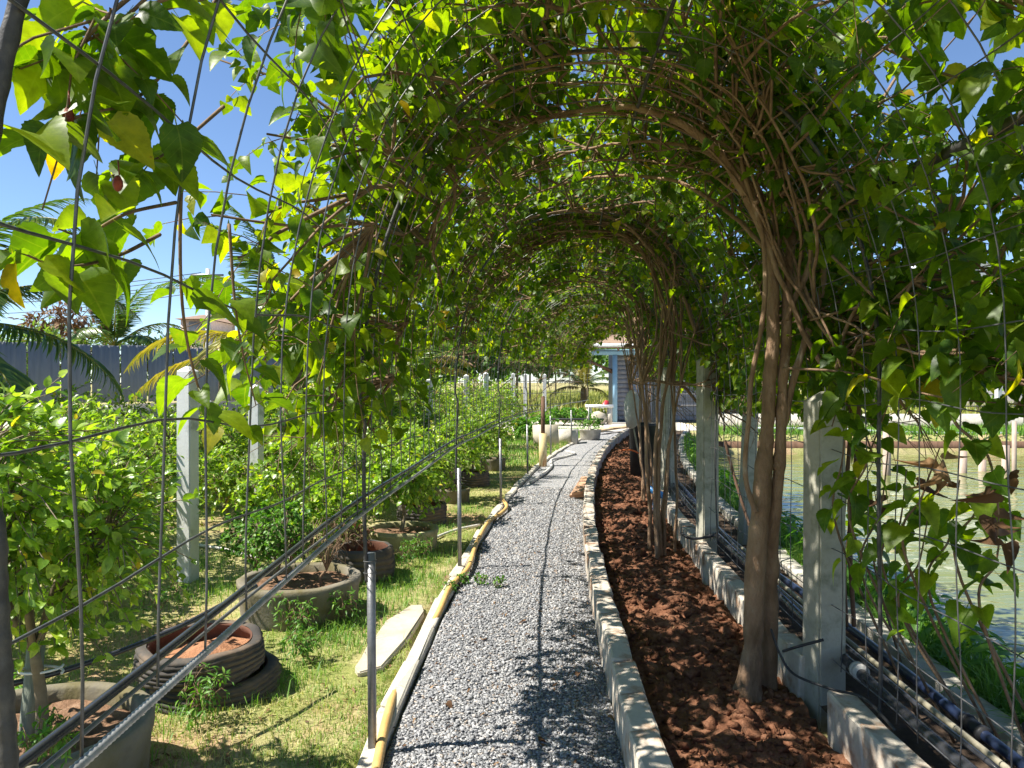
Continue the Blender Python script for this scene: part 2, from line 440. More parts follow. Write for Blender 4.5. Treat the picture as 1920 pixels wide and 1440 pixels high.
MT['fence'] = surf('slate_grey_sheet', [(.3, (.19, .20, .215)), (.7, (.27, .28, .295))], scale=4, rough=.55, bump=.1, stretch=(3, 3, .35), stain=((.26, .29, .33), 7, .66, .78), spec=.4)
MT['siding'] = surf('grey_lap_siding', [(.3, (.17, .175, .20)), (.7, (.25, .255, .285))], scale=4, rough=.7, bump=.15)
MT['door'] = surf('grey_louvre_door', [(.3, (.24, .26, .31)), (.7, (.33, .35, .40))], scale=4, rough=.6, bump=.1)
MT['blue_paint'] = surf('light_blue_paint', [(.3, (.20, .36, .48)), (.7, (.28, .44, .56))], scale=5, rough=.6, bump=.15)
MT['roof'] = surf('brown_roof_tile', [(.3, (.20, .13, .09)), (.7, (.33, .23, .16))], scale=5, rough=.85, bump=.4)
MT['white_paint'] = surf('white_paint', [(.3, (.68, .68, .67)), (.7, (.8, .8, .79))], scale=4, rough=.7, bump=.1)
MT['sheet_roof'] = surf('pale_metal_roof', [(.3, (.55, .57, .60)), (.7, (.68, .70, .73))], scale=4, rough=.45, bump=.05)
MT['pink_wall'] = surf('pink_plaster', [(.3, (.62, .46, .38)), (.7, (.72, .56, .48))], scale=4, rough=.85, bump=.1)
MT['pad'] = surf('pale_concrete_pad', [(.3, (.52, .47, .38)), (.7, (.66, .61, .52))], scale=2, rough=.9, bump=.2, stain=((.34, .29, .22), 2, .55, .75))
MT['road'] = surf('concrete_road', [(.3, (.34, .34, .33)), (.7, (.46, .46, .45))], scale=1.5, rough=.9, bump=.2)
MT['red'] = surf('red_plastic', [(.3, (.40, .03, .04)), (.7, (.52, .05, .06))], scale=5, rough=.4, bump=0)
MT['orange_cord'] = surf('orange_cord', [(.3, (.60, .12, .03)), (.7, (.70, .18, .05))], scale=5, rough=.6, bump=0)
MT['black_rubber'] = surf('black_plastic', [(.3, (.015, .015, .016)), (.7, (.04, .04, .042))], scale=8, rough=.5, bump=.1)
MT['bag'] = surf('grey_cloth_bag', [(.3, (.36, .35, .33)), (.7, (.54, .53, .50))], scale=9, rough=.85, bump=.4)
MT['green_tag'] = surf('green_plastic', [(.3, (.08, .22, .06)), (.7, (.14, .32, .10))], scale=5, rough=.5, bump=0)
MT['berry'] = surf('mulberry_fruit', [(.3, (.14, .02, .015)), (.7, (.30, .06, .03))], scale=60, rough=.5, bump=.6, bscale=200)
MT['lime_fruit'] = surf('green_lime_fruit', [(.3, (.16, .27, .05)), (.7, (.26, .36, .09))], scale=20, rough=.45, bump=.2)

# ------------------------------------------------------------------ where the path runs
def cx(Y):
    Y = np.asarray(Y, float)
    t = np.maximum(Y - 3, 0)
    return -.03 + .025 * t + .0062 * t * t
def dcx(Y):
    t = np.maximum(np.asarray(Y, float) - 3, 0)
    return np.where(t > 0, .025 + .0124 * t, 0.0)
def along(s, Y, z=0.0):
    """point at lateral offset s (right +) from the path's centre line at station Y"""
    s, Y, z = np.broadcast_arrays(np.asarray(s, float), np.asarray(Y, float), np.asarray(z, float))
    d = dcx(Y); L = np.sqrt(1 + d * d)
    return np.stack([cx(Y) + s / L, Y - s * d / L, z], -1)
def lat(X, Y):
    return (X - cx(Y)) / np.sqrt(1 + dcx(Y) ** 2)
# ================================================================== the setting
YEND = 24.0
POND_FAR = 21.8
def ground_h(X, Y):
    s = lat(X, np.clip(Y, -20, 40))
    p = np.stack([X, Y, np.zeros_like(X)], -1)
    h = (fbm(p * .9, 4, 3) - .5) * .10 * sstep(-.75, -1.6, s) + (fbm(p * 7, 3, 5) - .5) * .025
    under = sstep(-.66, -.58, s) * (1 - sstep(2.16, 2.22, s)) * (1 - sstep(25.0, 26.0, Y))
    h = h * (1 - under) - .10 * under
    pond = sstep(2.35, 3.5, s) * (1 - sstep(POND_FAR, POND_FAR + 1.0, Y)) 
    return h - 1.5 * pond
gx = np.unique(np.concatenate([np.linspace(-7, 7, 230), np.linspace(-40, 40, 90), np.linspace(-400, 400, 30)]))
gy = np.unique(np.concatenate([np.linspace(-4, 14, 190), np.linspace(14, 60, 100), np.linspace(-20, 800, 40)]))
XX, YY = np.meshgrid(gx, gy)
ZZ = ground_h(XX.ravel(), YY.ravel())
nx_, ny_ = len(gx), len(gy)
i = np.arange(ny_ - 1)[:, None] * nx_ + np.arange(nx_ - 1)[None, :]
Q = np.stack([i, i + 1, i + nx_ + 1, i + nx_], -1).reshape(-1, 4)

def ground_material():
    m, nt, b = nmat('lawn_ground')
    g = N(nt, 'ShaderNodeNewGeometry')
    n1 = N(nt, 'ShaderNodeTexNoise', i_Scale=1.1, i_Detail=8.0, i_Roughness=.65)
    n2 = N(nt, 'ShaderNodeTexNoise', i_Scale=38.0, i_Detail=6.0, i_Roughness=.7)
    n3 = N(nt, 'ShaderNodeTexNoise', i_Scale=.75, i_Detail=7.0, i_Roughness=.6)
    for n in (n1, n2, n3): nt.links.new(g.outputs['Position'], n.inputs['Vector'])
    straw = ramp(nt, n2.outputs['Fac'], [(.3, (.28, .22, .11)), (.5, (.47, .39, .21)), (.7, (.62, .53, .32))])
    green = ramp(nt, n2.outputs['Fac'], [(.3, (.13, .16, .04)), (.5, (.25, .27, .08)), (.7, (.40, .38, .15))])
    dirt = ramp(nt, n2.outputs['Fac'], [(.3, (.26, .15, .08)), (.5, (.42, .27, .16)), (.7, (.54, .38, .24))])
    f1 = N(nt, 'ShaderNodeMapRange'); f1.inputs[1].default_value = .42; f1.inputs[2].default_value = .64; nt.links.new(n1.outputs['Fac'], f1.inputs[0])
    f3 = N(nt, 'ShaderNodeMapRange'); f3.inputs[1].default_value = .53; f3.inputs[2].default_value = .62; nt.links.new(n3.outputs['Fac'], f3.inputs[0])
    m1 = N(nt, 'ShaderNodeMix', data_type='RGBA'); nt.links.new(f1.outputs[0], m1.inputs[0]); nt.links.new(green, m1.inputs[6]); nt.links.new(straw, m1.inputs[7])
    m2 = N(nt, 'ShaderNodeMix', data_type='RGBA'); nt.links.new(f3.outputs[0], m2.inputs[0]); nt.links.new(m1.outputs[2], m2.inputs[6]); nt.links.new(dirt, m2.inputs[7])
    nt.links.new(m2.outputs[2], b.inputs['Base Color'])
    b.inputs['Roughness'].default_value = .95
    b.inputs['Specular IOR Level'].default_value = .1
    bp = N(nt, 'ShaderNodeBump', i_Strength=.9, i_Distance=.02)
    nt.links.new(n2.outputs['Fac'], bp.inputs['Height']); nt.links.new(bp.outputs[0], b.inputs['Normal'])
    return m
MT['ground'] = ground_material()
o = put('ground', mk_mesh('ground', np.stack([XX.ravel(), YY.ravel(), ZZ], -1), [Q], MT['ground'], True))
tag(o, 'sunlit lawn ground with dry straw and green patches', 'ground', kind='structure')

def strip_mesh(name, s0, s1, ns, ys, hfun, mat, smooth=True):
    S, Y = np.meshgrid(np.linspace(s0, s1, ns), ys)
    P = along(S.ravel(), Y.ravel())
    P[:, 2] = hfun(P, S.ravel())
    n = ns
    i = np.arange(len(ys) - 1)[:, None] * n + np.arange(n - 1)[None, :]
    Q = np.stack([i, i + 1, i + n + 1, i + n], -1).reshape(-1, 4)
    return mk_mesh(name, P, [Q], mat, smooth)

# ---- gravel path: bed sheet and loose stones
def gravel_material(stones):
    m, nt, b = nmat('gravel_stones' if stones else 'gravel_bed')
    g = N(nt, 'ShaderNodeNewGeometry')
    if stones:
        a = N(nt, 'ShaderNodeAttribute', attribute_name='rnd')
        col = ramp(nt, a.outputs['Fac'], [(0, (.13, .132, .14)), (.35, (.22, .223, .23)), (.65, (.31, .31, .315)), (.88, (.40, .398, .395)), (.93, (.37, .29, .22)), (.97, (.46, .44, .41)), (1, (.60, .59, .57))])
        n2 = N(nt, 'ShaderNodeTexNoise', i_Scale=120.0, i_Detail=4.0)
        nt.links.new(g.outputs['Position'], n2.inputs['Vector'])
        hs = N(nt, 'ShaderNodeMix', data_type='RGBA', blend_type='MULTIPLY'); hs.inputs[0].default_value = .5
        nt.links.new(col, hs.inputs[6]); nt.links.new(ramp(nt, n2.outputs['Fac'], [(.3, (.6, .6, .6)), (.7, (1.3, 1.3, 1.3))]), hs.inputs[7])
        nt.links.new(hs.outputs[2], b.inputs['Base Color'])
        b.inputs['Roughness'].default_value = .75
        return m
    v = N(nt, 'ShaderNodeTexVoronoi', i_Scale=62.0)
    nt.links.new(g.outputs['Position'], v.inputs['Vector'])
    sp = N(nt, 'ShaderNodeSeparateColor'); nt.links.new(v.outputs['Color'], sp.inputs[0])
    col = ramp(nt, sp.outputs[0], [(0, (.12, .125, .135)), (.35, (.22, .225, .235)), (.65, (.33, .33, .335)), (.9, (.45, .44, .43)), (.95, (.38, .29, .22)), (1, (.60, .59, .57))])
    nt.links.new(col, b.inputs['Base Color'])
    b.inputs['Roughness'].default_value = .8
    bp = N(nt, 'ShaderNodeBump', i_Strength=1.0, i_Distance=.012); bp.invert = True
    nt.links.new(v.outputs['Distance'], bp.inputs['Height']); nt.links.new(bp.outputs[0], b.inputs['Normal'])
    return m
MT['gravel_bed'] = gravel_material(False)
MT['gravel'] = gravel_material(True)
def path_h(P, S):
    return .004 + (fbm(P * [2.2, 2.2, 1], 3, 21) - .5) * .03 - .02 * sstep(.3, .5, np.abs(S))
o = put('gravel_path', strip_mesh('gravel_path', -.52, .50, 16, np.linspace(-1.5, 26.5, 200), path_h, MT['gravel_bed']))
tag(o, 'grey gravel garden path curving away to the right', 'path', kind='structure')

def chips(n, smin, smax, seed):
    """template stones: irregular flattened hulls, 8 vertices, 12 triangles"""
    r = np.random.default_rng(seed)
    out = []
    for k in range(n):
        P = np.array([[x, y, z] for z in (-1, 1) for x, y in ((-1, -1), (1, -1), (1, 1), (-1, 1))], float)
        P *= r.uniform(.45, 1.0, (8, 3)) * [1, r.uniform(.5, .85), r.uniform(.3, .55)]
        out.append(P)
    F = np.array([(3, 2, 1, 0), (4, 5, 6, 7), (0, 1, 5, 4), (1, 2, 6, 5), (2, 3, 7, 6), (3, 0, 4, 7)])
    return np.array(out), F

def rand_rot(n, r, tilt=math.pi):
    """random rotation matrices, yaw free, tilt limited"""
    yaw = r.uniform(0, 2 * math.pi, n); ax = r.uniform(0, 2 * math.pi, n); ti = r.normal(0, tilt, n)
    c, s = np.cos(yaw), np.sin(yaw)
    Z = np.zeros((n, 3, 3)); Z[:, 0, 0] = c; Z[:, 0, 1] = -s; Z[:, 1, 0] = s; Z[:, 1, 1] = c; Z[:, 2, 2] = 1
    u = np.stack([np.cos(ax), np.sin(ax), np.zeros(n)], -1)
    K = np.zeros((n, 3, 3)); K[:, 0, 2] = u[:, 1]; K[:, 1, 2] = -u[:, 0]; K[:, 2, 0] = -u[:, 1]; K[:, 2, 1] = u[:, 0]
    Rm = np.eye(3)[None] + np.sin(ti)[:, None, None] * K + (1 - np.cos(ti))[:, None, None] * (K @ K)
    return Rm @ Z

def stones_mesh(name, pos, size, mat, seed, tilt=.35):
    r = np.random.default_rng(seed)
    T, F = chips(24, 0, 0, seed)
    n = len(pos)
    V = T[r.integers(0, len(T), n)] * size[:, None, None]
    V = np.einsum('nij,nkj->nki', rand_rot(n, r, tilt), V) + pos[:, None, :]
    FF = (F[None] + (np.arange(n) * 8)[:, None, None]).reshape(-1, 4)
    rn = np.repeat(r.random(n), 8)
    return mk_mesh(name, V.reshape(-1, 3), [FF], mat, False, {'rnd': ('FLOAT', rn)})

ng = 64000
yy = 2.4 + (11.5 - 2.4) * rng.random(ng) ** 1.7
ss = rng.uniform(-.51, .49, ng)
Pg = along(ss, yy)
Pg[:, 2] = path_h(Pg, ss) + rng.uniform(.0, .008, ng)
sz = rng.uniform(.0045, .0120, ng) * (1 + .4 * (rng.random(ng) < .05)) * (1 + sstep(5, 11, yy) * .5)
o = put('gravel', stones_mesh('gravel', Pg, sz, MT['gravel'], 5))
tag(o, 'loose grey crushed stone covering the path', 'gravel', kind='stuff')

# ---- soil bed under the trees, dark strip beside it
def bed_h(P, S):
    return .015 + (fbm(P * 2.3, 3, 41) - .5) * .10 + (fbm(P * 9, 4, 43) - .5) * .085 + (fbm(P * 21, 2, 47) - .5) * .04 + .035 * np.cos((S - 1.0) / .42 * 1.5)
ysb = np.concatenate([np.linspace(1.6, 9, 420), np.linspace(9.05, 25.2, 260)])
o = put('soil_bed', strip_mesh('soil_bed', .60, 1.44, 44, ysb, bed_h, MT['soil']))
tag(o, 'freshly turned red brown soil bed under the trees', 'soil', kind='structure')
nc = 7000
yc = 1.9 + 20 * rng.random(nc) ** 2.0
sc_ = rng.uniform(.63, 1.40, nc)
Pc = along(sc_, yc); Pc[:, 2] = bed_h(Pc, sc_) + .004
o = put('soil_clods', stones_mesh('soil_clods', Pc, (.005 + .034 * rng.random(nc) ** 2.4) * (1 + (rng.random(nc) < .05)), MT['soil'], 9, .8))
tag(o, 'loose clods of red brown soil on the bed', 'soil', kind='stuff')
def dark_h(P, S):
    return .03 + (fbm(P * 6, 4, 51) - .5) * .06
o = put('soil_strip', strip_mesh('soil_strip', 1.50, 2.14, 24, np.linspace(1.2, 25, 300), dark_h, MT['dark_soil']))
tag(o, 'narrow strip of dark soil under the water pipes', 'soil', kind='structure')

# ---- concrete block walls and kerbs, block by block
def block_variants(L, W, H, n, seed, chip=.006, bev=.009):
    r = np.random.default_rng(seed)
    out = []
    for k in range(n):
        bm = bmesh.new()
        bmesh.ops.create_cube(bm, size=1.0)
        for v in bm.verts:
            v.co = Vector((v.co.x * W, v.co.y * L, v.co.z * H)) + Vector(r.normal(0, chip, 3))
        bmesh.ops.bevel(bm, geom=list(bm.edges), offset=bev, segments=1, affect='EDGES')
        for v in bm.verts:
            v.co += Vector(r.normal(0, chip * .28, 3))
        me = bpy.data.meshes.new('block')
        bm.to_mesh(me); bm.free()
        out.append(me)
    return out

def block_run(name, label, cat, s, z0, L, W, H, y0, y1, mat, piece, seed, gap=.008, jit=.006, kind=None, skip=()):
    root = thing(name, along(s, y0, z0), label, cat, kind=kind)
    vs_ = block_variants(L, W, H, 6, seed)
    for me in vs_:
        me.materials.append(mat); me.name = piece
    r = random.Random(seed)
    Y, k = y0, 0
    while Y < y1:
        d = float(dcx(Y)); ds = (L + gap) / math.sqrt(1 + d * d) * 1.0
        Ym = Y + ds / 2
        if not any(a < Ym < b for a, b in skip):
            p = along(s + r.uniform(-jit, jit), Ym, z0 + H / 2 + r.uniform(-.5, .5) * jit * 1.6) - ORG[root]
            a = -math.atan(float(dcx(Ym))) + r.uniform(-.014, .014)
            put(piece, vs_[r.randrange(6)], root, Matrix.Translation(Vector(p)) @ Matrix.Rotation(a, 4, 'Z') @ Matrix.Rotation(r.choice((0, math.pi)), 4, 'Z'))
        Y += ds; k += 1
    return root
block_run('bed_wall', 'low concrete block wall between the gravel path and soil bed', 'wall', .555, -.06, .385, .115, .262, 1.9, 25.0, MT['block'], 'block', 1, gap=.012, jit=.006)
block_run('bed_wall', 'low concrete block wall between soil bed and the black pipes', 'wall', 1.485, -.06, .385, .11, .275, 1.5, 24.0, MT['block'], 'block', 2, gap=.012, jit=.006,
          skip=((3.68, 3.9),))
block_run('pond_kerb', 'concrete kerb along the grassy bank of the pond', 'kerb', 2.18, -.08, .98, .13, .20, .9, 24.0, MT['concrete'], 'kerb_stone', 3, jit=.012)
block_run('path_kerb', 'thin pale concrete kerb edging the lawn side of the gravel path', 'kerb', -.575, -.06, .62, .085, .085, 1.8, 26.0, MT['kerb'], 'kerb_stone', 4, gap=.008, jit=.008)

# ---- pond
def water_material():
    m, nt, b = nmat('green_pond_water')
    g = N(nt, 'ShaderNodeNewGeometry')
    n0 = N(nt, 'ShaderNodeTexNoise', i_Scale=.35, i_Detail=3.0)
    nt.links.new(g.outputs['Position'], n0.inputs['Vector'])
    nt.links.new(ramp(nt, n0.outputs['Fac'], [(.35, (.13, .155, .04)), (.65, (.18, .205, .065))]), b.inputs['Base Color'])
    b.inputs['Roughness'].default_value = .03
    b.inputs['IOR'].default_value = 1.33
    b.inputs['Specular IOR Level'].default_value = .6
    mp = N(nt, 'ShaderNodeMapping'); mp.inputs['Scale'].default_value = (1.0, 2.4, 1)
    nt.links.new(g.outputs['Position'], mp.inputs[0])
    n1 = N(nt, 'ShaderNodeTexNoise', i_Scale=1.0, i_Detail=3.0, i_Roughness=.4, i_Distortion=.8)
    nt.links.new(mp.outputs[0], n1.inputs['Vector'])
    bp = N(nt, 'ShaderNodeBump', i_Strength=.4, i_Distance=.12)
    nt.links.new(n1.outputs['Fac'], bp.inputs['Height']); nt.links.new(bp.outputs[0], b.inputs['Normal'])
    return m
ys = np.linspace(-6, POND_FAR + .8, 40)
a = along(2.4, np.clip(ys, -6, 30), -.5); b_ = a.copy(); b_[:, 0] = 70
V = np.stack([a, b_], 1).reshape(-1, 3)
Q = np.array([(2 * k, 2 * k + 1, 2 * k + 3, 2 * k + 2) for k in range(len(ys) - 1)])
o = put('pond_water', mk_mesh('pond_water', V, [Q], water_material()))
tag(o, 'rippled green pond water beyond the trellis', 'pond', kind='structure')

# ---- far yard, road
g = G(); g.add([(-.2, 24.2, .02), (6.5, 24.8, .02), (6.5, 33, .02), (.6, 33, .02), (-.6, 29, .02)], [(0, 1, 2, 3, 4)])
g.add([(-.2, 24.2, -.1), (6.5, 24.8, -.1), (6.5, 24.8, .02), (-.2, 24.2, .02)], [(0, 1, 2, 3)])
tag(g.build('yard_pavement', MT['pad']), 'pale concrete yard in front of the grey house', 'pavement', kind='structure')
g = G(); g.add([(-60, 40, .03), (120, 40, .03), (120, 46, .03), (-60, 46, .03)], [(0, 1, 2, 3)])
tag(g.build('road', MT['road']), 'pale concrete road crossing behind the far yard', 'road', kind='structure')
# ================================================================== trellis tunnel: arches, wire mesh, rails
UC, UW, ZS, ZH = .475, 1.08, 1.5, 1.5
def shell(th, off=0.0):
    """lateral offset and height on the tunnel's section; th 0 = right spring, pi = left spring"""
    th = np.asarray(th, float)
    c, s = np.cos(np.clip(th, 0, math.pi)), np.sin(np.clip(th, 0, math.pi))
    u = UC + (UW + off) * np.sign(c) * np.abs(c) ** .85
    z = ZS + (ZH + off) * np.abs(s) ** .9
    z = np.where(th < 0, ZS + th * UW, z)
    z = np.where(th > math.pi, ZS - (th - math.pi) * UW, z)
    return u, z
def th_at_z_right(z): return (z - ZS) / UW if z < ZS else None

TL, TR = math.pi + (ZS - 1.05) / UW, (.24 - ZS) / UW     # mesh ends: rail on the left, block wall on the right
ARCH_Y = [.955, 3.29, 6.5, 9.85, 13.0, 16.3, 19.6, 22.6]
arch_names = ['nearest the camera at the frame edge', 'second from the camera beside the stone slab', 'third from the camera beside the yellow hose',
              'fourth from the camera along the path', 'fifth from the camera along the path', 'sixth from the camera along the path', 'seventh from the camera along the path', 'last one at the far end of the path']
for k, Y in enumerate(ARCH_Y):
    base = along(-.58, Y, -.02)
    root = thing('trellis_arch', base, 'steel post carrying a bent rebar hoop, ' + arch_names[k], 'trellis arch', 'rebar hoops of the path tunnel')
    top = .86 if k != 0 else .8
    g = G(); g.beam(base, along(-.585, Y, top), .032, .032, up=(0, 1, 0)); g.build('post', MT['steel'], root)
    zz = np.linspace(top - .12, ZS, 12)[:-1]
    P1 = along(np.full(11, -.60), np.full(11, Y) + (.0 if k else 0), zz)
    th = np.linspace(math.pi, (.02 - ZS) / UW, 60)
    u, z = shell(th, .02)
    P2 = along(u, np.full(60, Y), z)
    P = np.vstack([P1, P2])
    P[:, 0] += .012 * np.sin(P[:, 2] * 3.1 + k); P[:, 1] += .02 * np.sin(P[:, 2] * 2.3 + k * 2)
    n = 420 if k < 2 else 90
    P = spline(P, n)
    r = np.full(n, .0105 if k == 0 else .0082)
    if k < 2: r = r + .0016 * (np.arange(n) % 3 == 0)
    g = G(); g.tube(P, r, 7 if k < 2 else 5); g.build('rebar', MT['dark_rebar'], root, True)
    g = G()
    for zt in (top - .04, top - .09):
        V = along(-.59, Y, zt) + np.stack([.028 * np.cos(np.linspace(0, 6.3, 12)), .028 * np.sin(np.linspace(0, 6.3, 12)), np.linspace(0, .012, 12)], -1)
        g.tube(V, .0018, 4)
    g.build('tie_wire', MT['wire'], root)

mesh_root = thing('wire_mesh', along(-.6, .3, 1.05), 'rusty grey welded wire mesh bent into a tunnel over the path', 'wire mesh')
hy = np.arange(.36, 22.6, .25)
for k, Y in enumerate(hy):
    n = 46 if Y < 6 else 30
    th = np.linspace(TL, TR, n)
    u, z = shell(th, 0.0)
    wob = .012 * np.sin(th * 2.3 + k * 1.7) + .008 * np.sin(th * 5.1 + k)
    P = along(u, np.full(n, Y) + wob + .02 * math.sin(k * 2.1), z)
    P[:, 0] += .006 * np.sin(th * 7 + k * 3)
    g = G(); g.tube(P, .0027, 5 if Y < 6 else 3); g.build('wire', MT['wire'], mesh_root, True)
ths = [math.pi + (ZS - zz) / UW for zz in (1.27, 1.5)] + list(np.linspace(math.pi - .16, .16, 17)) + [0.0] + [(zz - ZS) / UW for zz in (1.27, 1.03, .78, .52, .27)]
for k, th in enumerate(ths):
    ysl = np.concatenate([np.linspace(.2, 8, 60), np.linspace(8.3, 22.6, 46)])
    th_ = th + .010 * np.sin(ysl * 2.9 + k * 1.3) + .006 * np.sin(ysl * 6.7 + k)
    u, z = shell(th_, .006)
    P = along(u, ysl, z)
    g = G(); g.tube(P, .0027, 5); g.build('wire', MT['wire'], mesh_root, True)

def rail(name, label, cat, s, z, y0, y1, r, mat, ribs=False, sag=.012, seed=0, group=None):
    L = y1 - y0
    n = int(L / (.0065 if ribs else .12))
    ysl = np.linspace(y0, y1, n)
    P = along(s + .006 * np.sin(ysl * 1.7 + seed) , ysl, z + sag * np.sin(ysl * 1.95 + seed * 1.3))
    rr = np.full(n, r)
    if ribs: rr = rr + .0013 * (np.arange(n) % 2 == 0)
    g = G(); g.tube(P, rr, 8)
    return tag(g.build(name, mat, None, True), label, cat, group)
rail('rebar_rail', 'ribbed steel bar sloping along the left side at waist height', 'rebar', -.598, 1.045, .55, 5.2, .0072, MT['rebar'], True, .004, 1)
rail('rebar_rail', 'far smooth length of the waist high steel bar beyond the third post', 'rebar', -.60, 1.045, 5.0, 22.6, .0075, MT['rebar'], False, .006, 1)
rail('steel_rod', 'thin grey rod running just above the ribbed steel bar', 'rod', -.615, 1.066, .5, 14, .0040, MT['steel'], False, .006, 3)
rail('irrigation_hose', 'black irrigation hose running behind the ribbed steel bar', 'hose', -.632, 1.088, .6, 14, .0085, MT['black_pipe'], False, .006, 1)
rail('trellis_purlin', 'thick dark pipe running high along the pond side of the tunnel', 'pipe', 1.53, 2.38, .6, 22, .021, MT['dark_rebar'], False, .015, 6)
rail('trellis_purlin', 'thin dark bar running under the roof of the tunnel', 'bar', .62, 2.96, .6, 22, .009, MT['dark_rebar'], False, .015, 7)
# ================================================================== leaves
def leaf_tpl(K, w, fold=.25, droop=.25, serr=0.0, petiole=0.0, twist=0.0, cord=0.0):
    v = np.linspace(0, 1, K + 1)
    V = [(0, 0, 0)]
    tri, quad = [], []
    for i in range(1, K):
        x = w(v[i]) * (1 + (serr if i % 2 else -serr))
        y = v[i]
        yl = y - cord * max(0, .35 - v[i]) / .35
        zz = -droop * y * y
        tw = twist * y
        V += [(-x, yl, fold * x + zz - tw * x), (0, y, zz), (x, yl, fold * x + zz + tw * x)]
    V.append((0, 1, -droop))
    n = len(V) - 1
    tri += [(0, 2, 1), (0, 3, 2)]
    for i in range(K - 2):
        a = 1 + 3 * i; b = a + 3
        quad += [(a, a + 1, b + 1, b), (a + 1, a + 2, b + 2, b + 1)]
    a = 1 + 3 * (K - 2)
    tri += [(a, a + 1, n), (a + 1, a + 2, n)]
    if petiole:
        m = len(V)
        V += [(-.012, -petiole, .25 * petiole), (.012, -petiole, .25 * petiole), (.014, .02, 0), (-.014, .02, 0)]
        quad.append((m, m + 1, m + 2, m + 3))
    return np.array(V, float), np.array(tri), np.array(quad)

w_ovate = lambda v: .44 * math.sin(math.pi * v ** .62) ** .85 * (1 - .12 * v)
w_broad = lambda v: .52 * math.sin(math.pi * v ** .58) ** .8 * (1 - .15 * v)
def w_lobed(v):
    b = .46 * math.sin(math.pi * v ** .62) ** .85
    return b * (1 - .42 * math.exp(-((v - .50) / .07) ** 2))
w_lime = lambda v: .27 * math.sin(math.pi * v ** .85) ** .8
w_lance = lambda v: .15 * math.sin(math.pi * v ** .8) ** .8
w_round = lambda v: .36 * math.sin(math.pi * v ** .8) ** .7

NEAR_LEAF = [leaf_tpl(20, w_ovate, .38, .45, .03, .32, .25, .10), leaf_tpl(20, w_broad, .22, .70, .03, .30, -.35, .14), leaf_tpl(22, w_lobed, .25, .3, .025, .32, .12, .12),
             leaf_tpl(20, w_ovate, .75, .30, .03, .34, 0, .08), leaf_tpl(20, w_broad, .55, .85, .035, .30, .45, .12), leaf_tpl(20, w_ovate, .12, .55, .03, .30, -.3, .14)]
MID_LEAF = leaf_tpl(6, w_ovate, .28, .28, .0, .28, .1, .08)
MID_LEAF3 = leaf_tpl(7, w_ovate, .75, .7, .03, .28, .35, .1)
MID_LEAF4 = leaf_tpl(8, w_lobed, .4, .55, .03, .28, -.4, .1)
MID_LEAF2 = leaf_tpl(6, w_broad, .2, .4, .0, .28, -.12, .1)
FAR_LEAF = leaf_tpl(3, w_broad, .25, .3)
LIME_NEAR = [leaf_tpl(8, w_lime, .25, .2, .0, .12, .1), leaf_tpl(8, w_lime, .4, .35, .0, .12, -.15), leaf_tpl(8, w_round, .2, .25, .0, .12, .1)]
LIME_MID = leaf_tpl(4, w_lime, .3, .25)
LANCE = leaf_tpl(4, w_lance, .3, .5)
ROUND = leaf_tpl(4, w_round, .25, .25)

def frames(axis, nrm):
    y = axis / (np.linalg.norm(axis, axis=-1, keepdims=True) + 1e-9)
    z = nrm - y * (nrm * y).sum(-1, keepdims=True)
    z /= np.linalg.norm(z, axis=-1, keepdims=True) + 1e-9
    x = np.cross(y, z)
    return x, y, z

def leaves_mesh(name, sets, mat, base):
    """sets: list of (template, pos, axis, nrm, size, rnd)"""
    Vs, T, Qd, Rn, Lc, o = [], [], [], [], [], 0
    for tpl, pos, axis, nrm, size, rnd in sets:
        if len(pos) == 0: continue
        tv, tt, tq = tpl
        x, y, z = frames(axis, nrm)
        V = (tv[None, :, 0:1] * x[:, None] + tv[None, :, 1:2] * y[:, None] + tv[None, :, 2:3] * z[:, None]) * size[:, None, None] + pos[:, None]
        n, k = V.shape[:2]
        off = o + np.arange(n) * k
        Vs.append(V.reshape(-1, 3)); T.append((tt[None] + off[:, None, None]).reshape(-1, 3))
        if len(tq): Qd.append((tq[None] + off[:, None, None]).reshape(-1, 4))
        Rn.append(np.repeat(rnd, k)); Lc.append(np.tile(tv, (n, 1)))
        o += n * k
    V = np.concatenate(Vs) - base
    FL = [np.concatenate(T)] + ([np.concatenate(Qd)] if Qd else [])
    return mk_mesh(name, V, FL, mat, True, {'rnd': ('FLOAT', np.concatenate(Rn)), 'lc': ('FLOAT_VECTOR', np.concatenate(Lc))})

def tpl_mesh(name, tpl, mat):
    V, t, q = tpl
    return mk_mesh(name, V, [t, q] if len(q) else [t], mat, True, {'lc': ('FLOAT_VECTOR', V), 'rnd': ('FLOAT', np.zeros(len(V)))})

def leaf_objects(root, meshes, pos, axis, nrm, size, r, name='leaf'):
    x, y, z = frames(axis, nrm)
    b = ORG[root]
    for k in range(len(pos)):
        s = float(size[k]); p = pos[k] - b
        M = Matrix(((x[k, 0] * s, y[k, 0] * s, z[k, 0] * s, p[0]), (x[k, 1] * s, y[k, 1] * s, z[k, 1] * s, p[1]), (x[k, 2] * s, y[k, 2] * s, z[k, 2] * s, p[2]), (0, 0, 0, 1)))
        put(name, meshes[int(r.integers(len(meshes)))], root, M)

def in_view(P, margin=40):
    d = np.maximum(P[:, 1], .05)
    px = 960 + P[:, 0] / d * FPX; py = HOR - (P[:, 2] - EYE) / d * FPX
    return (P[:, 1] > .3) & (px > -margin) & (px < 1920 + margin) & (py > -margin) & (py < 1440 + margin)

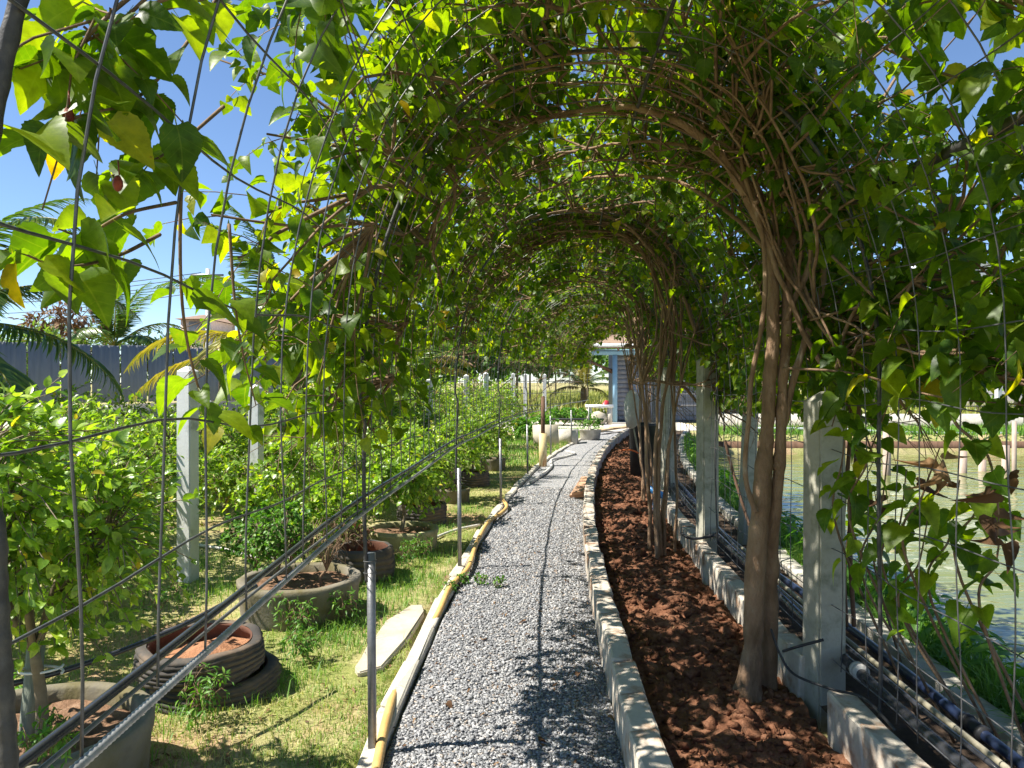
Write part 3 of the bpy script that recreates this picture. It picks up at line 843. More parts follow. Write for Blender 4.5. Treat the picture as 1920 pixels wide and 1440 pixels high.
NEARM = [tpl_mesh('leaf', t, MT['mulberry']) for t in NEAR_LEAF]
LIMEM = [tpl_mesh('leaf', t, MT['lime']) for t in LIME_NEAR]
DRYM = [tpl_mesh('leaf', leaf_tpl(14, w_broad, 1.6, 1.3, .03, .25, .7, .1), MT['dry']), tpl_mesh('leaf', leaf_tpl(14, w_ovate, 1.4, 1.7, .03, .25, -.8, .1), MT['dry'])]
unit = lambda a: a / (np.linalg.norm(a, axis=-1, keepdims=True) + 1e-9)

# ================================================================== mulberry trees over the tunnel
def zmin_left(Y):
    return np.interp(Y, [.5, 1.4, 1.9, 2.5, 2.9, 4.3, 5.0, 6.0, 9, 22], [1.86, 1.92, 1.96, 1.8, 1.35, 1.3, 1.65, 1.9, 1.95, 1.95])
def zmin_right(Y):
    return np.interp(Y, [.5, 2.2, 3.2, 4.2, 7, 10, 22], [1.45, 1.45, 1.42, 1.35, 1.35, 1.6, 1.75])

def shell_pt(th, off, Y):
    u, z = shell(th, off)
    return along(u, Y, z)

def mulberry(idx, st, Yt, label, stems, nlimb, nsub, ntwig, nleaf, leaf_len, seed, n_obj, lod, ysp, hang_right=6, fan=1.15, nfill=300, thmax=1.03):
    r = np.random.default_rng(seed)
    base = along(st, Yt, -.02)
    root = thing('mulberry_tree', base, label, 'tree', 'mulberry trees trained over the path')
    # trunk and stems
    for P, rad in stems:
        n = (18 if lod == 0 else 8) * (len(P) - 1)
        S = spline(np.column_stack([P, rad]), n)
        wob = (np.stack([vnoise(S[:, :3] * 5 + 9 * k, seed + k) for k in range(3)], 1) - .5) * .022
        rr = S[:, 3] * .86 * (1 + .34 * (vnoise(S[:, :3] * 11, seed + 5) - .5) + .16 * (vnoise(S[:, :3] * 29, seed + 6) - .5)) * (1 + .45 * np.exp(-np.maximum(S[:, 2], 0) / .07))
        g = G(); g.tube(S[:, :3] + wob, rr, 16 if lod == 0 else 7); g.build('trunk' if rad[0] > .03 else 'stem', MT['bark'], root, True)
    # limbs that follow the tunnel's section
    L = []
    for k in range(nlimb):
        K = 18
        right = k < hang_right
        th0 = r.uniform(.15, .5) if not right else r.uniform(-.2, .3)
        th1 = r.uniform(-.2, 1.0) if right else r.uniform(1.2, math.pi * thmax)
        dy = r.normal(0, fan * .75) * (1 if not right else .9)
        t = np.linspace(0, 1, K)
        th = th0 + (th1 - th0) * t ** .9
        off = r.uniform(-.08, .03) + .05 * np.sin(t * 5 + r.uniform(0, 6)) * t + (r.uniform(.05, .3) * t if right else 0)
        Y = Yt + r.normal(0, .07) + dy * t ** .85 + .16 * np.sin(t * 7 + r.uniform(0, 6)) * t
        ym, yh = (ysp[0] + ysp[1]) / 2, (ysp[1] - ysp[0]) / 2; Y = ym + yh * np.tanh((Y - ym) / yh)
        P = shell_pt(th, off, Y)
        sp_ = stems[int(r.integers(len(stems)))][0]; fq = r.uniform(.45, .8) * (len(sp_) - 1); iq = min(int(fq), len(sp_) - 2)
        cand = [q for S_, _ in stems for q in (S_[:-1] * .5 + S_[1:] * .5) if (1.85 if lod == 0 and idx == 1 else 1.4) < q[2] < 2.6 and lat(q[0], q[1]) > .95]
        start = cand[int(r.integers(len(cand)))] if cand else base + [0, 0, 1.7]
        w = sstep(0, .34, t)[:, None]
        P = start * (1 - w) * np.ones((K, 1)) + P * w if True else P
        lift = np.linspace(0, 1, K)[:, None]
        P[:, 2] += (1 - w[:, 0]) * t * .5
        rad0 = r.uniform(.004, .009) if r.random() < .82 else .014
        L.append((P, rad0 * (1 - t) ** .8 + .0018))
    for P, rad in L:
        S = spline(np.column_stack([P, rad]), 44 if lod == 0 else 26)
        S[:, :3] += (np.stack([vnoise(S[:, :3] * 7 + 9 * k, seed + k) for k in range(3)], 1) - .5) * .03
        g = G(); g.tube(S[:, :3], S[:, 3], 7 if lod == 0 else 5); g.build('limb', MT['bark'], root, True)
    # side branches and twigs, grown off the limbs
    subs, twigs, lp, la, ln, ls = [], [], [], [], [], []
    def ok(p):
        s = lat(p[0], p[1])
        return p[2] > (zmin_left(p[1]) if s < UC else zmin_right(p[1])) and p[1] > .55
    def grow(p, d, length, K, droop):
        Q = [p]
        d = d / (np.linalg.norm(d) + 1e-9)
        for i in range(K - 1):
            d = d + r.normal(0, .16, 3) + [0, 0, -droop / K]
            d /= np.linalg.norm(d)
            Q.append(Q[-1] + d * length / (K - 1))
        return np.array(Q)
    def sparse(p):
        s = lat(p[0], p[1])
        f = 1.0
        if s < -.1 and p[1] < 2.5: f *= .2
        elif s < .1 and p[1] < 3.0 and p[2] > 1.9: f *= .62
        if s > 1.2 and p[1] < 3.3: f *= .55 if p[2] > 1.95 else .95
        if p[2] > 2.5: f *= .86
        return f
    def sprout(p2, d2):
        W = grow(p2, d2, r.uniform(.14, .38), 4, .5)
        twigs.append(W)
        m = nleaf
        tt = np.linspace(.15, 1, m) * 3; jj = np.minimum(tt.astype(int), 2); ff = (tt - jj)[:, None]
        pp = W[jj] * (1 - ff) + W[jj + 1] * ff
        wd = unit(W[jj + 1] - W[jj])
        sd = np.where(np.arange(m) % 2 == 0, 1, -1)[:, None] * np.cross(wd, [0, 0, 1.0])
        ax = unit(wd * .5 + sd * .8 + r.normal(0, .4, (m, 3)) + [0, 0, -.45])
        nn = np.array([0, 0, .9]) + r.normal(0, .5, (m, 3))
        sz_ = leaf_len * r.uniform(.45, 1.25, m)
        lp.append(pp + ax * sz_[:, None] * .3); la.append(ax); ln.append(nn); ls.append(sz_)
    for P, rad in L:
        T = np.gradient(P, axis=0)
        for q in range(nsub):
            u = r.uniform(.22, 1.0) * (len(P) - 1); i = min(int(u), len(P) - 2); f = u - i
            p = P[i] * (1 - f) + P[i + 1] * f
            s = lat(p[0], p[1])
            out = np.array([s - UC, 0, (p[2] - ZS) if p[2] > ZS else 0]); out /= np.linalg.norm(out) + 1e-6
            tg = T[i] / (np.linalg.norm(T[i]) + 1e-9)
            d = tg * r.uniform(-.2, .9) + np.array([0, 1, 0]) * r.normal(0, .8) + out * r.uniform(.15, .9)
            ln_ = r.uniform(.35, .95)
            B = grow(p, d, ln_, 6, .25 if abs(s - UC) < .7 else .75)
            subs.append(B)
            for t_ in range(ntwig):
                u2 = r.uniform(.15, 1) * 5; j = min(int(u2), 4); f2 = u2 - j
                p2 = B[j] * (1 - f2) + B[j + 1] * f2
                if not ok(p2) or r.random() > sparse(p2): continue
                d2 = (B[j + 1] - B[j]) / (np.linalg.norm(B[j + 1] - B[j]) + 1e-9) * .5 + r.normal(0, .55, 3) + out * .45
                sprout(p2, d2)
    # fill branches: spread evenly over the tunnel roof, each joined to the nearest limb
    hub = np.vstack([P[5:] for P, _ in L])
    for q in range(nfill):
        th = r.uniform(-.15, math.pi * 1.06)
        Yq = r.uniform(ysp[2], ysp[3])
        e = shell_pt(np.array(th), r.uniform(.02, .34), np.array(Yq))
        if not ok(e) or r.random() > sparse(e): continue
        a = hub[((hub - e) ** 2).sum(1).argmin()]
        dd = np.linalg.norm(e - a)
        if dd > .9: a = a + (e - a) * (1 - .9 / dd) * .6
        out = np.array([lat(e[0], e[1]) - UC, 0, max(e[2] - ZS, 0)]); out /= np.linalg.norm(out) + 1e-6
        t6 = np.linspace(0, 1, 6)[:, None]
        B = a * (1 - t6) + e * t6 + np.sin(t6 * math.pi) * (out * .05 + r.normal(0, .04, 3)) + r.normal(0, .01, (6, 3)) * t6
        subs.append(B)
        for t_ in range(4):
            p2 = e + (B[3] - e) * r.random() * .8
            sprout(p2, (e - a) / (dd + 1e-6) * .3 + r.normal(0, .6, 3) + out * .1)
    subs = np.array(subs); twigs = np.array(twigs)
    V1, Q1 = tubes(subs, np.linspace(.0078, .0036, 6)[None] * r.uniform(.7, 1.3, (len(subs), 1)), 4 if lod == 0 else 3)
    V2, Q2 = tubes(twigs, np.linspace(.0026, .0014, 4)[None] * np.ones((len(twigs), 1)), 3)
    V = np.vstack([V1, V2]) - base
    put('twigs', mk_mesh('twigs', V, [np.vstack([Q1, Q2 + len(V1)])], MT['twig'], True), root, kind='stuff')
    lp, la, ln, ls = np.vstack(lp), np.vstack(la), np.vstack(ln), np.concatenate(ls)
    keep = np.array([ok(p - [0, 0, .05]) for p in lp])
    s_ = lat(lp[:, 0], lp[:, 1])
    uu = np.abs(s_ - UC) / (UW - .03); vv = np.maximum(lp[:, 2] - .06 - ZS, 0) / (ZH - .03)
    inside = (uu ** 2.35 + vv ** 2.22 < 1) & (r.random(len(lp)) > (.18 if Yt < 9 else .32))
    keep &= ~inside & (lp[:, 1] > .95)
    s_ = lat(lp[:, 0], lp[:, 1])
    lp, la, ln, ls = lp[keep], la[keep], ln[keep], ls[keep]
    score = np.where(in_view(lp, 0), ls / np.maximum(np.linalg.norm(lp - [0, 0, EYE], axis=1), .6), 0)
    order = np.argsort(-score)
    ind = order[:n_obj][score[order[:n_obj]] > 0]
    rest = np.setdiff1d(np.arange(len(lp)), ind)
    if len(ind):
        leaf_objects(root, NEARM, lp[ind], la[ind], ln[ind], ls[ind], r)
    rn = r.random(len(lp))
    if lod == 0:
        sets = [(tp, lp[rest[q::4]], la[rest[q::4]], ln[rest[q::4]], ls[rest[q::4]], rn[rest[q::4]]) for q, tp in enumerate((MID_LEAF, MID_LEAF2, MID_LEAF3, MID_LEAF4))]
        put('foliage', leaves_mesh('foliage', sets, MT['mulberry'], base), root, kind='stuff')
    else:
        put('foliage', leaves_mesh('foliage', [(FAR_LEAF, lp[rest], la[rest], ln[rest], ls[rest] * 1.15, rn[rest])], MT['mulberry_far'], base), root, kind='stuff')
    return root, lp

def px_stem(pts, d):
    """stem given by picture points at distance d (or per-point distances)"""
    d = np.broadcast_to(d, (len(pts),))
    return np.array([at(p[0], p[1], dd) for p, dd in zip(pts, d)])

# the tree beside the camera (its trunk stands just outside the picture)
st0 = [(np.array([[1.2, .55, -.05], [1.22, .6, .6], [1.2, .65, 1.1], [1.25, .7, 1.7], [1.15, .8, 2.3]]), [.055, .05, .045, .035, .02])]
mulberry(0, 1.24, .62, 'mulberry tree beside the camera, large backlit leaves at both upper corners', st0, 20, 9, 6, 6, .080, 113, 300, 0, (.45, 4.2, .8, 2.6), 6, 1.0, 300, .93)

d1 = 3.87
st1 = [(px_stem([(1402, 1335), (1410, 1200), (1414, 1080), (1424, 950), (1436, 830), (1446, 700), (1450, 590), (1447, 500), (1428, 430), (1385, 345), (1338, 275), (1255, 222), (1150, 202), (1040, 215), (920, 265), (800, 350)],
                np.array([3.87, 3.87, 3.87, 3.88, 3.9, 3.9, 3.9, 3.9, 3.88, 3.86, 3.84, 3.8, 3.8, 3.85, 3.9, 4.0])), [.060, .057, .054, .050, .044, .038, .035, .032, .029, .026, .023, .020, .016, .013, .010, .007]),
       (px_stem([(1434, 1335), (1440, 1200), (1445, 1080), (1453, 960), (1462, 850), (1470, 700), (1476, 590), (1482, 480), (1498, 390), (1520, 280), (1530, 170), (1500, 60), (1450, -60)],
                np.array([3.95, 3.95, 3.95, 3.92, 3.9, 3.9, 3.92, 3.95, 4.0, 4.0, 3.95, 3.9, 3.8])), [.050, .047, .044, .041, .036, .031, .028, .025, .022, .020, .017, .013, .009]),
       (px_stem([(1414, 960), (1398, 900), (1402, 800), (1416, 690), (1436, 560), (1430, 440), (1395, 330), (1370, 220), (1300, 110)], 3.82), [.016, .015, .015, .014, .014, .013, .012, .011, .008]),
       (px_stem([(1452, 880), (1478, 760), (1506, 650), (1540, 540), (1556, 420), (1585, 320), (1640, 210), (1700, 110)], 3.9), [.026, .023, .021, .019, .018, .016, .012, .008]),
       (px_stem([(1450, 600), (1442, 480), (1400, 360), (1395, 240), (1420, 130), (1400, 10)], 3.95), [.024, .022, .020, .018, .014, .010]),
       (px_stem([(1475, 600), (1520, 490), (1545, 390), (1530, 270), (1590, 160), (1630, 40)], 3.85), [.018, .017, .016, .014, .012, .009])]
mulberry(1, 1.22, 3.9, 'large mulberry tree with twin fused trunks in the soil bed, nearest in view', st1, 26, 11, 6, 7, .070, 202, 300, 0, (1.6, 7.0, 2.4, 5.5), 7, 1.3, 440)

def rand_stems(st, Y, n, seed, big=.035):
    r = np.random.default_rng(seed); out = []
    b = along(st, Y, -.03)
    for k in range(n):
        p = b + [r.normal(0, .06), r.normal(0, .08), 0]
        P = [p]
        d = np.array([r.normal(0, .05), r.normal(0, .1), 1.0])
        for i in range(5):
            P.append(P[-1] + d * .46); d = d + [r.normal(0, .06), r.normal(0, .10), 0]
        r0 = big * r.uniform(.4, .85)
        out.append((np.array(P), np.linspace(r0, r0 * .4, 6)))
    return out
mulberry(2, 1.20, 7.0, 'mulberry tree with several thin grey stems, second in the soil bed', rand_stems(1.2, 7.0, 6, 31), 26, 10, 6, 7, .070, 303, 200, 0, (4.5, 10.5, 5.4, 8.6), 7, 1.2, 440)
far_lab = ['third mulberry tree along the soil bed, behind the thin stemmed one', 'fourth mulberry tree along the soil bed, near the black bin', 'fifth mulberry tree along the soil bed where the path bends',
           'sixth mulberry tree along the soil bed, shading the bend', 'last mulberry tree at the far mouth of the tunnel']
for k, Y in enumerate((10.1, 13.2, 16.3, 19.0, 21.4)):
    mulberry(3 + k, 1.32, Y, far_lab[k], rand_stems(1.32, Y, 4, 40 + k), 22, 7, 5, 6, .078, 400 + k, 0, 1, (Y - 2.8, min(Y + 2.8, 22.8), Y - 1.6, min(Y + 1.6, 22.4)), 6, 1.15, 300)
# ================================================================== plants in general
def shrub(name, label, cat, base, trunk_h, cen, rad, ntwig, nleaf, size, near_meshes, tpl, mat, n_obj=0, bark='lime_bark', seed=0, group=None, r0=.018, nbr=6, up=.25, parent=None, lower=-.75, twig_r=.0028):
    r = np.random.default_rng(seed + 900)
    base = np.asarray(base, float); cen = np.asarray(cen, float); rad = np.asarray(rad, float)
    root = thing(name, base, label, cat, group) if parent is None else parent
    # trunk and main branches
    top = base + [r.normal(0, .02), r.normal(0, .02), trunk_h]
    mid = (base + top) / 2 + [r.normal(0, .03), r.normal(0, .03), 0]
    S = spline(np.column_stack([[base - [0, 0, .02], mid, top], [r0 * 1.25, r0, r0 * .85]]), 9)
    g = G(); g.tube(S[:, :3], S[:, 3], 8); g.build('trunk', MT[bark], root, True)
    br = []
    for k in range(nbr):
        a = 2 * math.pi * (k + r.uniform(-.3, .3)) / nbr
        e = cen + rad * [math.cos(a) * .55, math.sin(a) * .55, r.uniform(-.1, .6)]
        P = np.array([top, top * .55 + e * .45 + [0, 0, .12 * rad[2]], e])
        S = spline(np.column_stack([P, [r0 * .6, r0 * .4, r0 * .2]]), 8); br.append(S[:, :3])
        g = G(); g.tube(S[:, :3], S[:, 3], 5); g.build('branch', MT[bark], root, True)
    allp = np.vstack([b[2:] for b in br])
    # twigs end spread through the crown, denser toward its outside
    u = unit(r.normal(0, 1, (ntwig * 3, 3))); u = u[u[:, 2] > lower][:ntwig]
    q = r.random(len(u)) ** .45
    lump = .72 + .5 * vnoise(u * 2.1 + seed, seed)
    E = cen + u * rad * (q * lump)[:, None]
    di = ((E[:, None] - allp[None]) ** 2).sum(-1); st = allp[di.argmin(1)]
    st = st + (E - st) * np.maximum(0, 1 - (.32 + .3 * rad.max()) / (np.linalg.norm(E - st, axis=1, keepdims=True) + 1e-6)) * .5
    t = np.linspace(0, 1, 4)[None, :, None]
    W = st[:, None] * (1 - t) + E[:, None] * t + np.sin(t * math.pi) * np.array([0, 0, .04]) + r.normal(0, .012, (len(E), 4, 3)) * t
    V, Q = tubes(W, np.linspace(twig_r * 1.4, twig_r * .6, 4)[None] * np.ones((len(W), 1)), 3)
    put('twigs', mk_mesh('twigs', V - base, [Q], MT[bark], True), root, kind='stuff')
    if nleaf == 0: return root
    n = len(E)
    f = r.uniform(.35, 1.05, (n, nleaf)); f[:, 0] = 1.0
    tt = np.clip(f, 0, 1) * 3; j = np.minimum(tt.astype(int), 2); ff = (tt - j)[..., None]
    ii = np.arange(n)[:, None]
    pos = W[ii, j] * (1 - ff) + W[ii, j + 1] * ff
    wd = unit(W[ii, j + 1] - W[ii, j])
    ax = unit(wd * .6 + r.normal(0, .6, wd.shape) + u[:, None] * .35 + [0, 0, up * .4])
    nn = r.normal(0, .45, wd.shape) + [0, 0, .9] + u[:, None] * .35
    sz_ = size * r.uniform(.6, 1.25, (n, nleaf))
    pos, ax, nn, sz_ = pos.reshape(-1, 3), ax.reshape(-1, 3), nn.reshape(-1, 3), sz_.ravel()
    rn = r.random(len(pos))
    ind = np.array([], int)
    if n_obj:
        dist = np.linalg.norm(pos - [0, 0, EYE], axis=1)
        front = ((pos - cen) * unit(np.array([0, 0, EYE]) - cen)).sum(1)
        score = np.where(in_view(pos, 0), sz_ / dist * (1 + front), 0)
        order = np.argsort(-score)[:n_obj]; ind = order[score[order] > 0]
        leaf_objects(root, near_meshes, pos[ind], ax[ind], nn[ind], sz_[ind], r)
    rest = np.setdiff1d(np.arange(len(pos)), ind)
    put('foliage', leaves_mesh('foliage', [(tpl, pos[rest], ax[rest], nn[rest], sz_[rest], rn[rest])], MT[mat], base), root, kind='stuff')
    return root

def frond(root, p, az, el, L, bend, mat='palm', nl=46, ll=.5, seed=0, width=.072):
    r = np.random.default_rng(seed)
    K = 22
    P = [np.asarray(p, float)]
    e = el
    for i in range(K - 1):
        t = i / (K - 1)
        d = np.array([math.cos(az) * math.cos(e), math.sin(az) * math.cos(e), math.sin(e)])
        P.append(P[-1] + d * L / (K - 1)); e -= bend * (0.4 + 1.2 * t) / (K - 1)
    P = np.array(P)
    t = np.linspace(.14, .995, nl); k = np.minimum((t * (K - 1)).astype(int), K - 2); f = (t * (K - 1) - k)[:, None]
    pos = P[k] * (1 - f) + P[k + 1] * f
    fw = unit(P[k + 1] - P[k]); sd = unit(np.cross(fw, [0, 0, 1.0])); upv = np.cross(sd, fw)
    ln = ll * np.sin(np.pi * np.clip(t * .86 + .1, 0, 1)) ** .6
    pos2, ax, nn, sz_ = [], [], [], []
    for s in (-1, 1):
        a = unit(fw * (.35 + .8 * t[:, None]) + s * sd * .85 + upv * .12 + [0, 0, -.28] + r.normal(0, .07, (nl, 3)))
        pos2.append(pos); ax.append(a); nn.append(upv * .8 - s * sd * .55 + r.normal(0, .1, (nl, 3))); sz_.append(ln * r.uniform(.88, 1.08, nl))
    w = lambda v: width * (1 - v * .75) * min(1, v * 6 + .35)
    tpl = leaf_tpl(4, w, .5, .32)
    o = put('frond', leaves_mesh('frond', [(tpl, np.vstack(pos2), np.vstack(ax), np.vstack(nn), np.concatenate(sz_), r.random(2 * nl))], MT[mat], ORG[root]), root)
    ORG[o] = ORG[root]
    g = G(); g.tube(P, np.linspace(.022, .004, K) * (L / 2.4), 5); g.build('rachis', MT['palm_yellow'], o, True)

def palm(name, label, base, h, r0, fr, group=None, lean=(0, 0)):
    root = thing(name, base, label, 'palm tree', group)
    b = np.asarray(base, float); n = 24
    t = np.linspace(0, 1, n)
    P = b + np.stack([lean[0] * t ** 1.5, lean[1] * t ** 1.5, h * t], -1)
    rr = r0 * (1.25 - .35 * t) * (1 + .10 * (np.arange(n) % 2))
    g = G(); g.tube(P, rr, 10); g.build('trunk', MT['palm_bark'], root, False)
    for k, (az, el, L, bend, mat) in enumerate(fr):
        frond(root, P[-1] + [0, 0, -.02 * k / len(fr)], R_(az), R_(el), L, bend, mat, seed=hash((name, k)) % 9999 + k if False else k * 13 + int(abs(b[0]) * 100), ll=.30 + .09 * L, nl=66 if L > 1.6 else 46)
    return root

# ================================================================== left: pots, tyres, shrubs
def ring_pot(label, c, R, H, mat, seed, soil='pot_soil', wob=.012):
    root = thing('ring_pot', (c[0], c[1], c[2]), label, 'plant pot', 'planters beside the path')
    g = G(); g.lathe([(R * .90, 0), (R * .97, H * .3), (R, H * .75), (R * 1.03, H * .86), (R * 1.03, H * .98), (R * 1.0, H), (R * .90, H), (R * .875, H * .97), (R * .86, H * .7), (R * .84, H * .2)], c, 44, noise=wob, seed=seed)
    g.build('ring_wall', MT[mat], root, True)
    rr = np.linspace(0, 1, 9); aa = np.linspace(0, 2 * math.pi, 29)[:-1]
    V = [(0, 0, 0)] + [(R * .87 * q * math.cos(a), R * .87 * q * math.sin(a), 0) for q in rr[1:] for a in aa]
    V = np.array(V); V[:, 2] = H * .82 + (fbm(V * 14 + seed, 4, seed) - .5) * .06
    f = [(0, 1 + k, 1 + (k + 1) % 28) for k in range(28)]
    q = [(1 + i * 28 + k, 1 + (i + 1) * 28 + k, 1 + (i + 1) * 28 + (k + 1) % 28, 1 + i * 28 + (k + 1) % 28) for i in range(7) for k in range(28)]
    g = G(); g.add(V + np.asarray(c), f, q); g.build('soil', MT[soil], root, True)
    return root

def tyre(label, c, R, H, seed, soil=None, tilt=(0, 0)):
    root = thing('old_tyre', c, label, 'tyre', 'planters beside the path')
    prof = [(R * .70, H * .02), (R * .86, 0), (R * .95, H * .05)]
    for k in range(5):
        z = .10 + k * .16
        prof += [(R * (.985 + .015 * math.sin(math.pi * z)), H * z), (R * (.995 + .012 * math.sin(math.pi * z)), H * (z + .10)), (R * .965, H * (z + .115)), (R * .965, H * (z + .145))]
    prof += [(R * .97, H * .92), (R * .93, H * .985), (R * .86, H), (R * .80, H * .985)]
    g = G(); g.lathe(prof, (0, 0, 0), 56, noise=.022, seed=seed)
    V = g.v[0].reshape(len(prof), 56, 3)
    for row in (3, 4, len(prof) - 8, len(prof) - 7):
        V[row, ::2, :2] *= .968
    V = V.reshape(-1, 3); V[:, 2] += V[:, 0] * tilt[0] + V[:, 1] * tilt[1]; g.v[0] = V + np.asarray(c)
    g.build('tread', MT['tyre'], root, True)
    g = G(); g.lathe([(R * .80, H * .985), (R * .77, H * .93), (R * .86, H * .7), (R * .88, H * .3), (R * .72, H * .05)], (0, 0, 0), 48, noise=.006, seed=seed)
    V = g.v[0]; V[:, 2] += V[:, 0] * tilt[0] + V[:, 1] * tilt[1]; g.v[0] = V + np.asarray(c)
    g.build('liner', MT['tyre_inner'], root, True)
    if soil:
        rr = np.linspace(0, 1, 9); aa = np.linspace(0, 2 * math.pi, 29)[:-1]
        V = np.array([(0, 0, 0)] + [(R * .86 * q * math.cos(a), R * .86 * q * math.sin(a), 0) for q in rr[1:] for a in aa])
        V[:, 2] = H * soil[1] + (fbm(V * 12 + seed, 4, seed) - .5) * .09 + .06 * np.exp(-((V[:, 0] - R * .3) ** 2 + V[:, 1] ** 2) / .03)
        f = [(0, 1 + k, 1 + (k + 1) % 28) for k in range(28)]
        q = [(1 + i * 28 + k, 1 + (i + 1) * 28 + k, 1 + (i + 1) * 28 + (k + 1) % 28, 1 + i * 28 + (k + 1) % 28) for i in range(7) for k in range(28)]
        g = G(); g.add(V + np.asarray(c), f, q); g.build('soil', MT[soil[0]], root, True)
    return root

ring_pot('grey cement ring pot at the lower left corner holding the nearest lime tree', (-1.84, 2.93, -.10), .42, .39, 'pot', 1)
tyre('lower of two stacked worn tyres beside the stone slab', (-1.54, 3.98, -.03), .325, .155, 2, tilt=(-.02, .02))
tyre('upper of two stacked worn tyres, filled with orange soil', (-1.60, 3.95, .118), .312, .155, 3, soil=('orange_soil', .42), tilt=(.0, .03))
ring_pot('wide grey ring pot with a low leafy shrub behind the stacked tyres', (-1.45, 5.25, -.03), .40, .30, 'pot', 4, wob=.018)
tyre('single dark tyre planter with dried twigs beside the ochre pot', (-1.22, 6.3, -.02), .26, .27, 5, soil=('pot_soil', .5))
ring_pot('mossy ochre ring pot between the dark tyre and the lime shrub', (-1.04, 7.25, -.03), .34, .25, 'pot_ochre', 6)
tyre('dark tyre planter in the shade behind the mossy ochre pot', (-1.02, 8.7, -.02), .28, .24, 7, soil=('pot_soil', .6))
ring_pot('grey ring pot behind the second dark tyre planter', (-.80, 10.2, -.03), .24, .22, 'pot', 8)
tyre('small dark tyre planter beyond the grey ring pots', (-.62, 11.8, -.02), .28, .25, 9, soil=('pot_soil', .6))
ring_pot('farthest grey ring pot near the leaning white slab', (-.35, 13.9, -.03), .24, .24, 'pot', 10)

LG = 'lime shrubs in the garden'
def lime(label, base, th, cen, rad, nt, nl, size, nobj, seed, **k):
    return shrub('lime_tree', label, 'lime tree', base, th, cen, rad, nt, nl, size, LIMEM, LIME_MID, 'lime', nobj, seed=seed, group=LG, **k)
lime('nearest lime tree with glossy leaves, growing from the corner ring pot', (-1.74, 2.84, .18), .42, (-1.82, 2.78, 1.02), (.62, .50, .60), 560, 10, .050, 300, 1, r0=.022)
lime('lime shrub at the left edge behind the nearest lime tree', (-2.9, 4.3, 0), .4, (-2.85, 4.35, .78), (.85, .8, .74), 640, 10, .050, 200, 2)
lime('lime shrub left of the nearest white concrete post', (-3.35, 6.3, 0), .4, (-3.35, 6.3, .76), (.95, .9, .72), 600, 10, .050, 120, 3)
lime('low lime shrub right of the second white concrete post', (-1.95, 8.0, 0), .3, (-1.95, 8.1, .68), (.62, .6, .5), 260, 8, .056, 0, 4)
lime('lime shrub behind the nearest white post in front of the slate fence', (-4.9, 8.4, 0), .4, (-4.9, 8.4, .75), (1.1, 1.0, .66), 420, 9, .06, 0, 5)
lime('lime shrub at the far left under the coconut fronds', (-5.9, 7.4, 0), .4, (-5.9, 7.4, .85), (1.1, 1.0, .7), 400, 9, .06, 0, 6)
lime('small lime sapling tied to a stake behind the wide grey pot', (-1.75, 6.0, 0), .5, (-1.74, 6.0, .86), (.30, .28, .32), 110, 8, .055, 60, 7, r0=.012)
lime('lime shrub growing from the mossy ochre pot', (-1.05, 7.25, .2), .25, (-1.08, 7.3, .62), (.46, .42, .40), 300, 9, .055, 100, 8)
lime('lime shrub in the dark tyre behind the ochre pot', (-1.02, 8.7, .15), .25, (-1.02, 8.7, .62), (.50, .5, .48), 300, 9, .055, 0, 9)
lime('lime shrub growing from the grey ring pot behind the tyre', (-.80, 10.2, .12), .2, (-.80, 10.2, .68), (.52, .6, .5), 240, 9, .058, 0, 10)
lime('lime shrub in the small far tyre planter', (-.62, 11.8, .15), .3, (-.72, 11.8, .72), (.6, .6, .55), 280, 9, .06, 0, 11)
lime('last lime shrub of the potted row near the leaning slab', (-.25, 13.9, .2), .3, (-.45, 13.9, .7), (.55, .6, .55), 260, 9, .06, 0, 12)
lime('broad lime shrub right of the second white concrete post', (-2.6, 10.4, 0), .35, (-2.6, 10.4, .85), (1.0, .9, .65), 340, 9, .06, 0, 13)
lime('tall lime shrub beside the third white post', (-2.1, 12.9, 0), .4, (-2.1, 12.9, 1.1), (1.0, 1.0, .85), 320, 9, .065, 0, 14)
lime('lime shrub under the yellowing coconut frond', (-4.2, 11.2, 0), .35, (-4.2, 11.2, .75), (1.2, 1.0, .65), 340, 9, .065, 0, 15)
lime('lime shrub in front of the low wall of the slate fence', (-6.7, 12.2, 0), .4, (-6.7, 12.2, .7), (1.4, 1.0, .65), 320, 9, .07, 0, 16)
lime('dense lime shrub between the third and fourth white posts', (-1.3, 15.6, 0), .4, (-1.3, 15.6, 1.05), (1.0, 1.0, .8), 280, 9, .07, 0, 17)
lime('far lime shrub left of the fourth white post', (-3.1, 16.0, 0), .4, (-3.1, 16.0, 1.15), (1.3, 1.1, .9), 280, 9, .075, 0, 18)
lime('far lime shrub in front of the wooden stake', (-.35, 18.2, 0), .4, (-.45, 18.2, .95), (.8, 1.0, .75), 240, 9, .075, 0, 19)
lime('far lime shrub beside the wire garden fence', (-.6, 21.5, 0), .4, (-.7, 21.5, 1.0), (1.1, 1.2, .85), 240, 9, .08, 0, 20)

